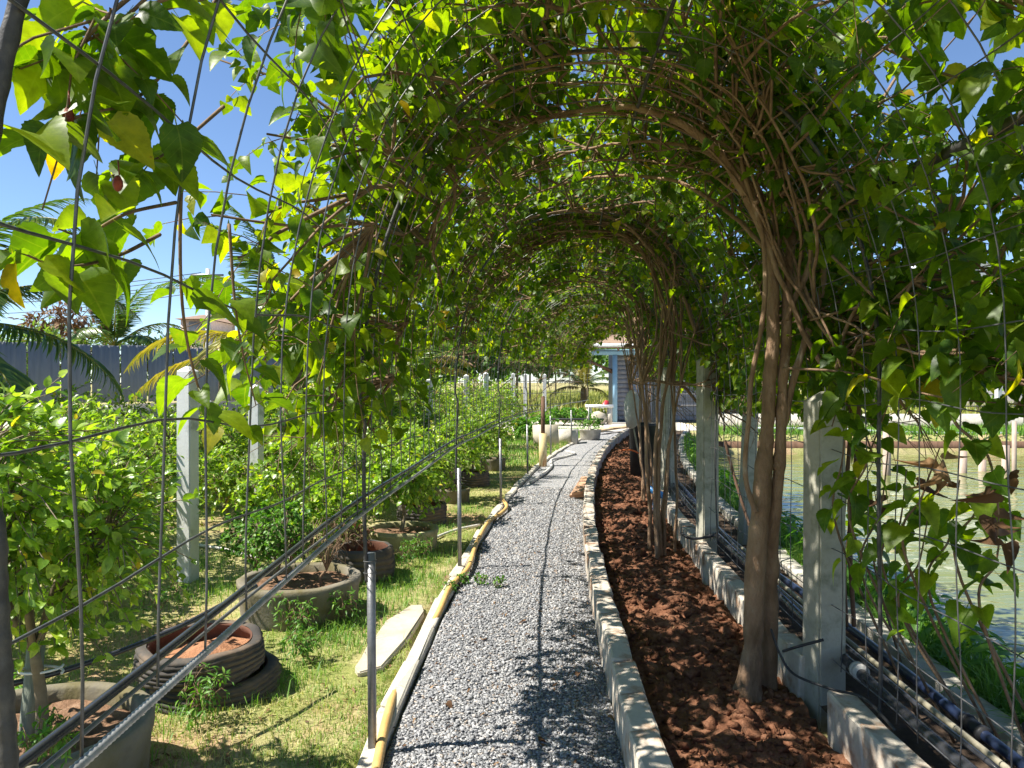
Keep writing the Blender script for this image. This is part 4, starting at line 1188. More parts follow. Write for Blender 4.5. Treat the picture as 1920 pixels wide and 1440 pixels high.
mids = [(-3.75, 7.3, .7, .62, 'lime bush left behind the nearest white post'), (-3.9, 9.6, .7, .66, 'lime bush left of the second white post'), (-2.0, 9.4, .5, .5, 'low lime bush right behind the second white post'),
        (-3.3, 12.0, .8, .7, 'lime bush under the long coconut fronds'), (-1.75, 11.3, .55, .55, 'lime bush behind the potted row'), (-5.6, 10.2, .9, .75, 'lime bush in front of the slate fence wall'), (-4.2, 14.4, .9, .85, 'lime bush at the back of the garden left of the palm'),
        (-2.45, 14.6, .7, .75, 'lime bush at the back of the garden behind the third post'), (-1.95, 17.8, .8, .85, 'farthest lime bush behind the fourth post'), (-4.0, 5.3, .75, .7, 'lime bush at the left edge in the second row'),
        (-2.25, 7.35, .40, .36, 'small lime bush right of the nearest white post'), (-3.25, 8.7, .42, .40, 'small lime bush left of the second white post'), (-1.62, 6.85, .34, .38, 'small lime bush behind the lime sapling'),
        (-1.62, 9.0, .42, .48, 'small lime bush left of the dark tyres'), (-2.45, 9.9, .5, .5, 'small lime bush behind the second white post'), (-1.5, 10.3, .45, .5, 'small lime bush left of the far ring pot'), (-3.6, 10.6, .6, .55, 'lime bush midway to the coconut palm'),
        (-1.15, 12.8, .5, .55, 'small lime bush in front of the third white post'), (-3.05, 5.35, .42, .42, 'small lime bush left of the nearest white post')]
for k, (x, y, r_, h_, lb) in enumerate(mids):
    lime(lb, (x, y, 0), .2, (x, y, h_ * 1.1), (r_ * 1.1, r_ * 1.1, h_ * 1.02), int(620 * min(r_, .8)), 9, .058, 0, 120 + k)
shrub('leafy_shrub', 'low fine leaved shrub in the wide grey ring pot', 'shrub', (-1.60, 5.3, .2), .12, (-1.60, 5.3, .52), (.30, .26, .30), 230, 10, .030, None, ROUND, 'weed', seed=31, r0=.012, nbr=8)
shrub('leafy_shrub', 'round pale green bush at the foot of the white posts', 'shrub', (-2.05, 6.15, 0), .1, (-2.05, 6.15, .33), (.32, .3, .30), 170, 10, .032, None, ROUND, 'weed', seed=32, r0=.012, nbr=8)
shrub('dead_shrub', 'bare brown twiggy shrub in the wide grey ring pot', 'shrub', (-1.27, 5.2, .2), .12, (-1.25, 5.2, .48), (.22, .2, .22), 130, 0, .03, None, ROUND, 'dry', seed=33, r0=.01, nbr=9, bark='twig', twig_r=.002)
shrub('dead_shrub', 'dried twigs with a few brown leaves in the single dark tyre', 'shrub', (-1.26, 6.3, .1), .1, (-1.28, 6.25, .34), (.18, .16, .18), 70, 2, .035, None, ROUND, 'dry', seed=34, r0=.008, nbr=7, bark='twig', twig_r=.002)
weeds = [((-1.34, 4.78, 0), .18, 'creeping weed in front of the wide grey ring pot'), ((-1.42, 3.55, 0), .16, 'spindly weed in front of the stacked tyres'), ((-2.2, 3.35, 0), .18, 'weed at the far left behind the lichened stake'),
         ((-1.18, 4.35, 0), .12, 'weed tuft in the shadow right of the stacked tyres'), ((-1.12, 5.0, 0), .14, 'weed right of the wide grey ring pot'), ((-.92, 6.55, 0), .14, 'weed growing against the single dark tyre'),
         ((-.80, 6.85, 0), .13, 'weed at the foot of the mossy ochre pot'), ((-1.55, 2.55, .3), .11, 'small green seedling in the corner ring pot'), ((-2.3, 5.0, 0), .22, 'weed clump behind the nearest lime tree')]
for k, (p, s, lb) in enumerate(weeds):
    shrub('weed', lb, 'weed', p, s * .4, (p[0], p[1], p[2] + s * .8), (s, s, s * .85), 46, 6, .034, None, LANCE, 'weed', seed=60 + k, r0=.004, nbr=7, group='weeds on the lawn', bark='twig', twig_r=.0016)

# stakes and small fittings in the nearest pot
root = thing('tree_stake', (-1.81, 2.95, .2), 'lichened grey stake tied beside the nearest lime trunk', 'stake')
g = G(); g.tube([(-1.84, 2.90, .10), (-1.825, 2.91, .36), (-1.81, 2.92, .60)], [.034, .034, .031], 9); g.build('pole', MT['stake_green'], root, True)
g = G(); a = np.linspace(0, 6.6, 20); g.tube(np.stack([-1.775 + .078 * np.cos(a), 2.89 + .055 * np.sin(a), .50 + .004 * a], -1), .005, 5); g.build('tie', MT['white_plastic'], root)
g = G(); g.tube([(-1.73, 6.05, -.05), (-1.73, 6.05, .40)], .025, 8)
tag(g.build('tree_stake', MT['brown_wood']), 'short brown stake holding the small lime sapling', 'stake')
def hose(name, label, pts, r, mat, n=80, sides=8, cat='hose', group=None):
    g = G(); g.tube(spline(pts, n), r, sides); return tag(g.build(name, MT[mat], None, True), label, cat, group)
hose('drip_pipe', 'black drip pipe crossing the corner ring pot', [(-2.35, 2.75, .42), (-2.0, 2.88, .44), (-1.75, 3.05, .46), (-1.5, 3.4, .50), (-1.3, 3.9, .56)], .012, 'black_pipe')
hose('garden_hose', 'tan yellow hose lying along the kerb of the path', [gp(690, 1500, .03), gp(706, 1440, .03), gp(722, 1360, .035), gp(742, 1292, .01), gp(765, 1240, -.06), gp(795, 1195, -.06), gp(822, 1150, .02), gp(845, 1100, .035), gp(878, 1065, .04), gp(893, 1020, .04), gp(915, 980, .035), gp(940, 962, .035), gp(950, 950, .05), gp(944, 938, .06)], .0225, 'yellow_hose', 160, 10)
hose('white_hose', 'dusty white hose curving across the lawn to the kerb', [gp(560, 1105, .02), gp(640, 1070, .02), gp(735, 1042, .02), gp(800, 1015, .025), gp(850, 995, .025), gp(900, 984, .03)], .014, 'white_hose')
hose('white_hose', 'white hose looping at the far bend of the path', [gp(1062, 846, .02), gp(1078, 850, .03), gp(1062, 856, .02), gp(1035, 862, .03), gp(1034, 874, .03), gp(1022, 886, .03), gp(995, 905, .02)], .026, 'white_hose')
hose('white_hose', 'white pipe lying on the lawn behind the nearest white post', [gp(372, 1022, .03), gp(420, 1030, .03), gp(480, 1045, .03), gp(545, 1047, .03)], .014, 'white_hose')
hose('black_pipe_run', 'black pipe lying between the two lawn posts', [gp(365, 905, .15), gp(420, 906, .15), gp(470, 910, .15)], .022, 'black_pipe', cat='pipe')
hose('white_pipe_run', 'pale thin pipe strung behind the two lawn posts', [at(290, 858, 10.5), at(380, 862, 10.5), at(480, 868, 10.6), at(640, 872, 10.8)], .018, 'white_hose', cat='pipe')

# stone slab in the grass
def slab(name, label, pts, z0, h, mat, cat, r=.012, seed=0):
    bm = bmesh.new()
    vs_ = [bm.verts.new((p[0], p[1], z0)) for p in pts]
    f = bm.faces.new(vs_)
    e = bmesh.ops.extrude_face_region(bm, geom=[f])
    for v in e['geom']:
        if isinstance(v, bmesh.types.BMVert): v.co.z += h
    bmesh.ops.recalc_face_normals(bm, faces=bm.faces)
    bmesh.ops.bevel(bm, geom=list(bm.edges), offset=r, segments=2, affect='EDGES')
    rr = random.Random(seed)
    for v in bm.verts: v.co += Vector((rr.gauss(0, r * .25), rr.gauss(0, r * .25), rr.gauss(0, r * .15)))
    me = bpy.data.meshes.new(name); bm.to_mesh(me); bm.free(); me.materials.append(MT[mat])
    c = np.mean([p[:3] for p in pts], axis=0); c[2] = z0
    me.transform(Matrix.Translation(-Vector(c)))
    o = put(name, me, None, Matrix.Translation(Vector(c)))
    return tag(o, label, cat)
slab('stone_slab', 'pale irregular stone slab lying in the grass beside the path', [gp(x, y, .05) for x, y in ((770, 1130), (792, 1128), (795, 1140), (762, 1192), (716, 1243), (672, 1254), (664, 1244), (678, 1222), (690, 1200), (703, 1186), (722, 1158), (742, 1146))], -.02, .05, 'stone', 'stone slab', .008)

# ---- white concrete posts
def post(label, p, w, h, rz, mat='post', cap=True, group='concrete garden posts', tilt=0.0):
    root = thing('concrete_post', p, label, 'post', group)
    p = np.asarray(p, float)
    bm = bmesh.new()
    z0 = -.05
    ring = lambda k, z: [bm.verts.new((sx_ * k, sy_ * k, z)) for sx_, sy_ in ((-1, -1), (1, -1), (1, 1), (-1, 1))]
    a, b = ring(w / 2, z0), ring(w / 2 * .97, h)
    c = ring(w / 2 * .15, h + w * .33) if cap else ring(w / 2 * .95, h + .004)
    for lo, hi in ((a, b), (b, c)):
        for k in range(4): bm.faces.new((lo[k], lo[(k + 1) % 4], hi[(k + 1) % 4], hi[k]))
    bm.faces.new(c); bm.faces.new(a[::-1])
    bmesh.ops.bevel(bm, geom=[e for e in bm.edges if abs(e.verts[0].co.z - e.verts[1].co.z) > .3], offset=w * .06, segments=2, affect='EDGES')
    me = bpy.data.meshes.new('shaft'); bm.to_mesh(me); bm.free(); me.materials.append(MT[mat])
    o = put('shaft', me, root, Matrix.Rotation(rz, 4, 'Z') @ Matrix.Rotation(tilt, 4, 'Y'))
    return root
post('nearest white concrete post with pointed top standing on the lawn', gp(352, 1090), .125, 1.68, R_(-14))
post('second white concrete post on the lawn, behind the nearest', gp(480, 975), .135, 1.52, R_(-10))
post('third white concrete post among the lime shrubs', (-1.46, 13.6, 0), .125, 1.62, R_(5))
post('fourth white concrete post among the lime shrubs', (-1.05, 17.6, 0), .125, 1.72, R_(5))
post('white concrete post behind the thin far trellis posts', (-.62, 12.2 + 6, 0), .12, 1.78, R_(8))
for k, (x, d) in enumerate(((962, 27.0), (985, 28.5), (1021, 30.0))):
    post(['left one', 'middle one', 'right one'][k] + ' of the three far white posts of the wire garden fence', ((x - 960) / FPX * d, d, 0), .14, 1.85, 0)
post('mossy white concrete post between the twin trunk and the pond', (1.545, 3.80, -.05), .15, 1.55, R_(12), 'old_post')
post('white concrete post behind the thin grey stems', along(1.56, 6.85), .15, 1.78, R_(14), 'old_post')
post('pale post leaning on the pond bank behind the grey stems', along(2.05, 7.6), .12, 1.35, R_(10), 'old_post', tilt=.04)
post('white concrete post far along the pipe wall', along(1.56, 10.0), .15, 1.75, R_(14), 'old_post')
for k, (x, d) in enumerate(((1750, 27.0), (1872, 26.5), (1545, 28.0))):
    post(['left one of the two white posts beyond the pond', 'right one of the two white posts beyond the pond', 'white post beyond the pond hidden among leaves'][k], ((x - 960) / FPX * d, d, 0), .17, 1.95, .1)

# ---- wooden stake in a yellow pipe, planks on the path
p = gp(1018, 874)
root = thing('marker_stake', p, 'brown wooden stake standing in a rust stained yellow pipe', 'stake')
g = G(); g.tube([p - [0, 0, .05], p + [0, 0, .62]], .075, 16); g.build('pipe_sleeve', MT['yellow_pipe'], root, True)
g = G(); g.beam(p + [0, 0, .3], p + [.0, 0, 1.32], .075, .06, up=(0, 1, 0)); g.build('stake', MT['brown_wood'], root)
for k, (pts, z) in enumerate((([(1068, 934), (1098, 932), (1104, 905), (1086, 905)], .01), ([(1072, 930), (1100, 925), (1104, 898), (1090, 898)], .055))):
    slab('plank', ['lower', 'upper'][k] + ' of two pinkish boards lying on the gravel by the wall', [gp(x, y, z) for x, y in pts], z, .04, 'terracotta', 'board', .006, k)

# ================================================================== right: pipes, bank, shoots
def pipe_line(name, label, s, z, y0, y1, r, mat, wig=.02, seed=0, cat='pipe', ds=0.0):
    ysl = np.linspace(y0, y1, 70)
    t = (ysl - y0) / (y1 - y0)
    P = along(s + ds * (1 - t) ** 2 + wig * np.sin(ysl * 1.3 + seed), ysl, z + wig * .8 * np.sin(ysl * .9 + seed * 2))
    g = G(); g.tube(P, r, 12); return tag(g.build(name, MT[mat], None, True), label, cat)
pipe_line('water_pipe', 'thick black water pipe along the back of the block wall', 1.635, .255, 1.2, 14, .026, 'black_pipe', .012, 1)
pipe_line('water_pipe', 'dark blue water pipe lying on the pond side of the black pipe', 1.735, .225, 1.4, 12, .022, 'blue_stripe', .02, 2, ds=.18)
pipe_line('water_pipe', 'thin black tube clipped on top of the thick black pipe', 1.64, .312, 2.5, 14, .010, 'black_pipe', .016, 4)
pipe_line('bamboo_pole', 'pale grey bamboo pole lying between the two water pipes', 1.705, .285, 1.4, 6.2, .012, 'bamboo', .01, 5, 'pole')
def coupler(label, Y, s, z, r, mat, L=.10):
    root = thing('pipe_coupler', along(s, Y, z), label, 'pipe fitting')
    P = [along(s, Y - L / 2, z), along(s, Y + L / 2, z)]
    g = G(); g.tube(P, r, 14); g.build('sleeve', MT[mat], root, True)
    for e in (-1, 1):
        q = along(s, Y + e * L / 2, z)
        g = G(); g.tube([q - along(0, .012, 0) + along(0, 0, 0), q + along(0, .012, 0) - along(0, 0, 0)], r * 1.18, 14); g.build('collar', MT[mat], root, True)
pr = lambda Y: (1.735 + .18 * (1 - (Y - 1.4) / 10.6) ** 2 + .02 * math.sin(Y * 1.3 + 2), .225 + .016 * math.sin(Y * .9 + 4))
coupler('grey coupler on the dark blue pipe', 3.05, *pr(3.05), .028, 'black_rubber', .16)
coupler('pale clamp wrapped round the thick black pipe by the mossy post', 3.62, 1.635 + .012 * math.sin(3.62 * 1.3 + 1), .26 + .0096 * math.sin(3.62 * .9 + 2), .033, 'bag', .03)
# elbow fitting at the corner
e0 = along(*[pr(2.72)[0], 2.72, pr(2.72)[1]])
root = thing('pipe_elbow', e0, 'blue and black pipe elbow at the lower right corner', 'pipe fitting')
g = G(); g.tube(spline([e0, e0 + [.03, -.06, .02], e0 + [.10, -.08, .05], e0 + [.22, -.06, .09]], 16), .040, 14); g.build('bend', MT['blue_stripe'], root, True)
g = G(); g.tube([e0 + [.06, .05, .10], e0 + [.20, .12, .16]], .048, 14); g.build('valve', MT['black_rubber'], root, True)
hose('cable', 'thin black cable hanging from the mossy post over the block wall', [at(1446, 1180, 3.62), at(1462, 1225, 3.6), at(1490, 1265, 3.55), at(1560, 1293, 3.4), at(1620, 1310, 3.25), at(1680, 1370, 3.0)], .006, 'black_rubber', cat='cable')
hose('cable', 'black strap tied round the mossy post below the pipe', [at(1468, 1222, 3.7), at(1500, 1212, 3.66), at(1545, 1200, 3.62)], .007, 'black_rubber', 20, cat='cable')
hose('cable', 'black cable looped round the post behind the grey stems', [at(1278, 1000, 6.6), at(1290, 1008, 6.5), at(1310, 1010, 6.5), at(1338, 1004, 6.55)], .012, 'black_rubber', 20, cat='cable')
# valve stand, bin, bag between the far stems
b = along(1.34, 9.2)
hose('valve_pipe', 'upright bright blue pipe with a valve beside the grey stems', [b + [.0, 0, .05], b + [0, 0, .4], b + [.01, 0, .72]], .035, 'blue_pipe', 12, 10, 'pipe')
g = G(); g.tube([b + [-.09, -.02, .34], b + [.11, -.04, .24]], .04, 10); tag(g.build('pipe_valve', MT['blue_pipe'], None, True), 'blue valve joint at the foot of the upright blue pipe', 'valve')
b2 = along(1.30, 11.2)
g = G(); g.lathe([(.14, .25), (.18, .27), (.20, .95), (.215, .96), (.215, 1.0), (.19, 1.0), (.18, .6), (.0, .55)], b2, 20)
tag(g.build('black_bin', MT['black_rubber'], None, True), 'black plastic bin hanging between the far stems', 'bin')
b3 = along(1.12, 10.6)
g = G(); g.lathe([(.02, .98), (.08, 1.0), (.105, 1.12), (.09, 1.30), (.06, 1.42), (.03, 1.46), (.0, 1.46)], b3, 14, noise=.07, seed=3)
tag(g.build('cloth_bag', MT['bag'], None, True), 'grey cloth bag hanging beside the black bin', 'bag')
hose('bamboo_stick', 'yellow stick leaning under the grey cloth bag', [b3 + [.02, 0, 1.0], b3 + [.10, 0, .6], b3 + [.22, .02, .1]], .012, 'bamboo', 10, 6, 'stick')
hose('orange_cord', 'orange cord tied across the far stems', [b3 + [-.14, 0, .66], b3 + [-.02, -.05, .67], b3 + [.1, 0, .62]], .012, 'orange_cord', 10, 6, 'cord')
g = G(); g.box(along(1.55, 11.0, .72), (.16, .02, .30)); tag(g.build('green_tag', MT['green_tag']), 'green plastic tag beside the black bin', 'tag')
hose('dead_branch', 'dark dead branch leaning against the post behind the grey stems', [along(1.66, 6.6, 1.1), along(1.75, 6.5, .7), along(1.9, 6.3, .12)], [.012] * 80 and .013, 'brown_wood', 30, 6, 'branch')

# young mulberry shoots growing up the mesh above the pond kerb
def shoot(label, pts, nleaf, size, seed, n_dry=0, mat='mulberry', group='young shoots beside the pond', sr=.007):
    r = np.random.default_rng(seed)
    root = thing('mulberry_shoot', pts[0], label, 'shoot', group)
    S = spline(pts, 26)
    g = G(); g.tube(S, np.linspace(sr, sr * .35, 26), 6); g.build('stem', MT['twig'], root, True)
    t = np.linspace(.28, 1, nleaf) * 25; j = np.minimum(t.astype(int), 24); f = (t - j)[:, None]
    p = S[j] * (1 - f) + S[j + 1] * f
    a = np.arange(nleaf) * 2.4 + r.uniform(0, 6)
    ax = unit(np.stack([np.cos(a), np.sin(a) * .8, np.full(nleaf, -.35)], -1) + r.normal(0, .25, (nleaf, 3)))
    sz_ = size * r.uniform(.65, 1.15, nleaf)
    nn = np.array([0, 0, 1.0]) + r.normal(0, .35, (nleaf, 3)) 
    m = nleaf - n_dry
    leaf_objects(root, NEARM, (p + ax * sz_[:, None] * .3)[:m], ax[:m], nn[:m], sz_[:m], r)
    if n_dry:
        k = slice(m, None)
        leaf_objects(root, DRYM, p[k] + ax[k] * .03, unit(ax[k] * .5 + [0, 0, -.8]), r.normal(0, 1, (n_dry, 3)), sz_[k] * .62, r, 'dead_leaf')
    return root
shoot('leafy shoot rising by the mossy post', [along(1.9, 3.6, .02), at(1572, 1000, 3.6), at(1580, 860, 3.55), at(1600, 720, 3.5)], 16, .105, 1)
shoot('second leafy shoot right of the mossy post', [along(1.95, 3.4, .02), at(1600, 1000, 3.35), at(1625, 870, 3.3), at(1665, 760, 3.2)], 15, .11, 2)
shoot('leafy shoot with curled brown leaves over the water', [along(2.05, 3.2, .02), at(1700, 1050, 3.0), at(1730, 930, 2.95), at(1762, 840, 2.9)], 16, .105, 3, 6)
shoot('drooping branch with dead brown leaves at the right edge', [at(1770, 700, 2.8), at(1790, 790, 2.75), at(1850, 850, 2.7), at(1872, 950, 2.65), at(1870, 1010, 2.65)], 14, .10, 4, 8)
shoot('low leafy shoot on the grassy bank behind the pipes', [along(2.1, 4.2, .02), at(1640, 1060, 4.2), at(1650, 990, 4.1), at(1640, 920, 4.1)], 14, .10, 5, 3)
shoot('leafy shoot beside the dark stems on the bank', [along(2.0, 4.8, .02), at(1590, 1000, 4.6), at(1610, 930, 4.6), at(1640, 860, 4.6)], 12, .10, 6)
shoot('leafy shoot low at the right edge above the water', [along(2.15, 2.9, .02), at(1800, 1080, 2.95), at(1830, 960, 2.9), at(1890, 880, 2.9)], 13, .11, 7, 3)
shoot('bent branch running along the pond side wire at eye height', [at(1470, 690, 3.7), at(1600, 700, 3.3), at(1750, 742, 2.9), at(1925, 760, 2.6)], 16, .105, 8)
shoot('brown branch tied along the upper pond side wire', [at(1520, 600, 3.7), at(1640, 570, 3.3), at(1780, 574, 2.9), at(1930, 572, 2.6)], 20, .12, 9)
for k, (x0, y0, x1, y1, d) in enumerate(((1620, 1090, 1668, 820, 3.5), (1660, 1080, 1700, 880, 3.3), (1745, 1120, 1800, 900, 3.05), (1690, 1150, 1742, 960, 3.25), (1840, 1150, 1880, 960, 2.85))):
    shoot(['tall leafy climber just right of the dark stems', 'leafy climber in the middle of the pond side mesh', 'leafy climber below the curled brown leaves', 'short leafy climber low on the bank behind the pipes', 'leafy climber in the lower right above the blue pipe'][k],
          [along(2.02, d, .03), at(x0, y0, d), at((x0 + x1) / 2 + 8, (y0 + y1) / 2, d), at(x1, y1, d)], 10, .095, 540 + k, 2 if k == 2 else 0)
shoot('broad leaved spray filling the right mesh below the thick pipe', [at(1560, 330, 3.2), at(1680, 400, 2.9), at(1800, 470, 2.7), at(1900, 560, 2.6)], 24, .115, 31)
shoot('broad leaved spray hanging at the right edge at eye height', [at(1900, 430, 2.6), at(1850, 540, 2.6), at(1800, 640, 2.65), at(1790, 700, 2.7)], 22, .12, 32)
shoot('dark spray of broad leaves between the mossy post and right edge', [at(1560, 480, 3.4), at(1640, 560, 3.2), at(1700, 640, 3.0), at(1720, 720, 3.0)], 24, .115, 33)
shoot('spray of broad leaves just right of the twin trunk', [at(1520, 560, 3.6), at(1560, 640, 3.5), at(1580, 720, 3.5), at(1560, 800, 3.5)], 20, .105, 34)
shoot('spray of leaves in the upper right corner', [at(1600, 60, 3.0), at(1720, 120, 2.7), at(1830, 150, 2.5), at(1930, 110, 2.4)], 22, .115, 35)
for k, (x, d) in enumerate(((1572, 3.9), (1588, 4.0), (1602, 3.8))):
    hose('dark_stem', ['left', 'middle', 'right'][k] + ' of three dark bare stems behind the mossy post', [at(x, 1175, d), at(x - 8, 1000, d), at(x + 4, 850, d), at(x + 12, 700, d)], .011, 'brown_wood', 24, 6, 'stem')
# hand placed near shoots at the upper left, with fruit
def berry(root, p):
    g = G(); g.tube([p + [0, 0, .05], p + [.002, 0, .026]], .0012, 4); g.lathe([(0, 0), (.005, .003), (.008, .010), (.0075, .018), (.004, .025), (0, .027)], p, 10, noise=.004, seed=3); g.build('fruit', MT['berry'], root, True)
GC = 'leafy twigs hanging down the left mesh'
for k, (x0, x1, y0, y1, d) in enumerate(((660, 690, 520, 880, 2.9), (705, 735, 520, 860, 3.45), (740, 760, 540, 840, 3.9), (770, 790, 560, 800, 4.4), (815, 812, 560, 760, 5.2))):
    shoot(['leftmost', 'second from left', 'middle', 'second from right', 'rightmost'][k] + ' of the leafy twigs hanging down the left mesh beside the path',
          [at(x0, y0 - 120, d), at(x0 + 6, y0, d), at((x0 + x1) / 2 - 8, (y0 + y1) / 2, d), at(x1, y1 - 40, d)], 13, .085, 500 + k, group=GC, sr=.004)
GL = 'backlit shoots at the upper left'
q = shoot('backlit branch at the upper left with a ripe red mulberry', [at(420, -20, 1.7), at(330, 110, 1.5), at(250, 190, 1.3), at(160, 215, 1.15), at(60, 260, 1.1)], 17, .078, 21, group=GL, sr=.004)
berry(q, at(222, 360, 1.22) ); berry(q, at(130, 235, 1.13))
shoot('backlit twig with two broad leaves against the open sky', [at(330, 380, 1.5), at(240, 400, 1.35), at(160, 440, 1.25), at(110, 430, 1.2)], 9, .085, 22, group=GL, sr=.004)
shoot('long backlit shoot crossing the top left corner', [at(330, -60, 1.3), at(240, 30, 1.25), at(140, 90, 1.2), at(40, 130, 1.15)], 17, .078, 23, group=GL, sr=.004)
shoot('backlit shoot with leaves low at the left edge', [at(300, 440, 1.5), at(220, 480, 1.3), at(120, 500, 1.15), at(30, 470, 1.05)], 9, .085, 24, group=GL, sr=.004)
shoot('twig hanging beside the left wire down to the white post', [at(345, 250, 1.5), at(338, 450, 1.5), at(345, 600, 1.52), at(370, 720, 1.6), at(400, 780, 1.7), at(455, 800, 1.8)], 16, .075, 25, group=GL, sr=.004)
shoot('leafy twig hanging over the second white post', [at(430, 420, 1.75), at(440, 560, 1.75), at(455, 660, 1.78), at(480, 760, 1.85)], 14, .072, 26, group=GL, sr=.004)
shoot('backlit shoot between the left wires below the branch', [at(420, 200, 1.6), at(350, 260, 1.5), at(290, 300, 1.4), at(210, 330, 1.3)], 13, .08, 27, group=GL, sr=.004)
for k, (x, y, d) in enumerate(((1398, 840, 0),)): pass
limes = [(75, 1050, 2.75), (45, 905, 3.9), (128, 890, 3.9)]
for k, (x, y, d) in enumerate(limes):
    p = at(x, y, d)
    g = G(); g.lathe([(0, -.022), (.014, -.017), (.021, 0), (.016, .015), (0, .022)], p, 14)
    tag(g.build('lime_fruit', MT['lime_fruit'], None, True), ['pale green lime hanging in the nearest lime tree', 'lime fruit at the left edge of the shrubs', 'lime fruit deep in the left shrub'][k], 'fruit')
# ================================================================== slate fence on its low wall
root = thing('sheet_fence', (-9.92, 16.0, 0), 'slate grey metal sheet fence standing on a low concrete wall', 'fence')
A, B = np.array([-12.2, 12.6]), np.array([-6.6, 21.2])
d_ = (B - A) / np.linalg.norm(B - A); n_ = np.array([d_[1], -d_[0]])
Lf = np.linalg.norm(B - A); step = .66
k = 0
s = .0
while s < Lf:
    w = .625
    prof = []
    for q in range(13):
        u = w * q / 12
        prof.append((u, .022 if q % 4 in (0,) else 0.0))
    P = np.array([A + d_ * (s + u) + n_ * f for u, f in prof])
    z0, z1 = 1.12, 2.42 + .02 * math.sin(k * 2.3)
    V = np.vstack([np.column_stack([P, np.full(13, z0)]), np.column_stack([P, np.full(13, z1)])])
    Pb = P - n_ * .006
    V = np.vstack([V, np.column_stack([Pb, np.full(13, z0)]), np.column_stack([Pb, np.full(13, z1)])])
    f = [(q, q + 1, 14 + q, 13 + q) for q in range(12)] + [(27 + q, 26 + q, 39 + q, 40 + q) for q in range(12)] + [(13 + q, 14 + q, 40 + q, 39 + q) for q in range(12)]
    g = G(); g.add(V, f); g.build('panel', MT['fence'], root)
    s += step; k += 1
g = G()
for z in (1.55, 2.2):
    g.beam((*(A - n_ * .05), z), (*(B - n_ * .05), z), .04, .04)
    g.build('fence_rail', MT['dark_rebar'], root); g = G()
g.beam((*(A + n_ * .02), .54), (*(B + n_ * .02), .54), .12, 1.08); g.build('base_wall', MT['concrete'], root)

# ================================================================== palms
PG = 'coconut palms behind the garden'
palm('coconut_palm', 'coconut palm with drooping fronds at the left edge', (-7.4, 9.6, 0), 2.3, .13,
     [(a, e, 2.7, b, 'palm') for a, e, b in ((-10, 62, 1.6), (20, 35, 1.5), (-40, 30, 1.5), (50, 60, 1.4), (100, 45, 1.5), (150, 40, 1.5), (200, 50, 1.5), (250, 45, 1.5), (-75, 25, 1.4), (5, 8, 1.3), (-25, -8, 1.1), (30, 70, 1.2))], PG)
palm('coconut_palm', 'young coconut palm with long arching fronds behind the second white post', (-3.45, 12.4, 0), 1.95, .15,
     [(186, 30, 2.9, 1.6, 'palm_yellow'), (200, 12, 2.7, 1.3, 'palm_yellow'), (168, 66, 2.6, 1.5, 'palm'), (205, 60, 2.6, 1.6, 'palm'), (140, 72, 2.8, 1.3, 'palm'), (230, 74, 2.8, 1.2, 'palm'), (182, 84, 2.9, .9, 'palm'), (100, 60, 2.6, 1.5, 'palm'),
      (60, 50, 2.5, 1.6, 'palm'), (20, 45, 2.5, 1.6, 'palm_yellow'), (-15, 55, 2.5, 1.5, 'palm'), (270, 52, 2.3, 1.6, 'palm'), (320, 40, 2.4, 1.6, 'palm'), (245, 30, 2.3, 1.7, 'palm_yellow'), (0, 80, 2.8, 1.0, 'palm')], PG)
palm('coconut_palm', 'slim upright palm behind the slate fence', (-11.9, 23.0, 0), 2.6, .14,
     [(a, e, 2.3, b, 'palm') for a, e, b in ((0, 78, .8), (60, 72, .9), (120, 76, .8), (180, 74, .9), (240, 76, .9), (300, 70, 1.0), (30, 50, 1.6), (200, 45, 1.7), (270, 40, 1.7), (330, 30, 1.6))], PG)
palm('coconut_palm', 'young coconut palm in the far sunny field', (3.6, 38.6, 0), 1.25, .16,
     [(170, 38, 2.0, 1.7, 'palm'), (195, 15, 2.0, 1.4, 'palm_yellow'), (185, 55, 2.0, 1.6, 'palm_yellow'), (120, 65, 2.1, 1.3, 'palm'), (80, 80, 2.2, .8, 'palm_yellow'), (30, 55, 2.0, 1.4, 'palm'), (0, 30, 1.8, 1.5, 'palm'), (-40, 45, 1.9, 1.5, 'palm'), (230, 50, 1.9, 1.5, 'palm'), (270, 65, 2.0, 1.2, 'palm_yellow'), (330, 10, 1.5, 1.4, 'palm_yellow')], PG)
palm('coconut_palm', 'palm hidden behind the third and fourth white posts', (-3.0, 21.5, 0), 1.6, .15,
     [(a, e, 2.4, b, m) for a, e, b, m in ((180, 50, 1.5, 'palm'), (150, 70, 1.2, 'palm'), (210, 30, 1.5, 'palm_yellow'), (0, 50, 1.5, 'palm'), (-20, 30, 1.5, 'palm_yellow'), (40, 60, 1.4, 'palm'), (270, 50, 1.5, 'palm'), (300, 65, 1.3, 'palm'), (240, 72, 1.0, 'palm'), (330, 45, 1.6, 'palm_yellow'))], PG)

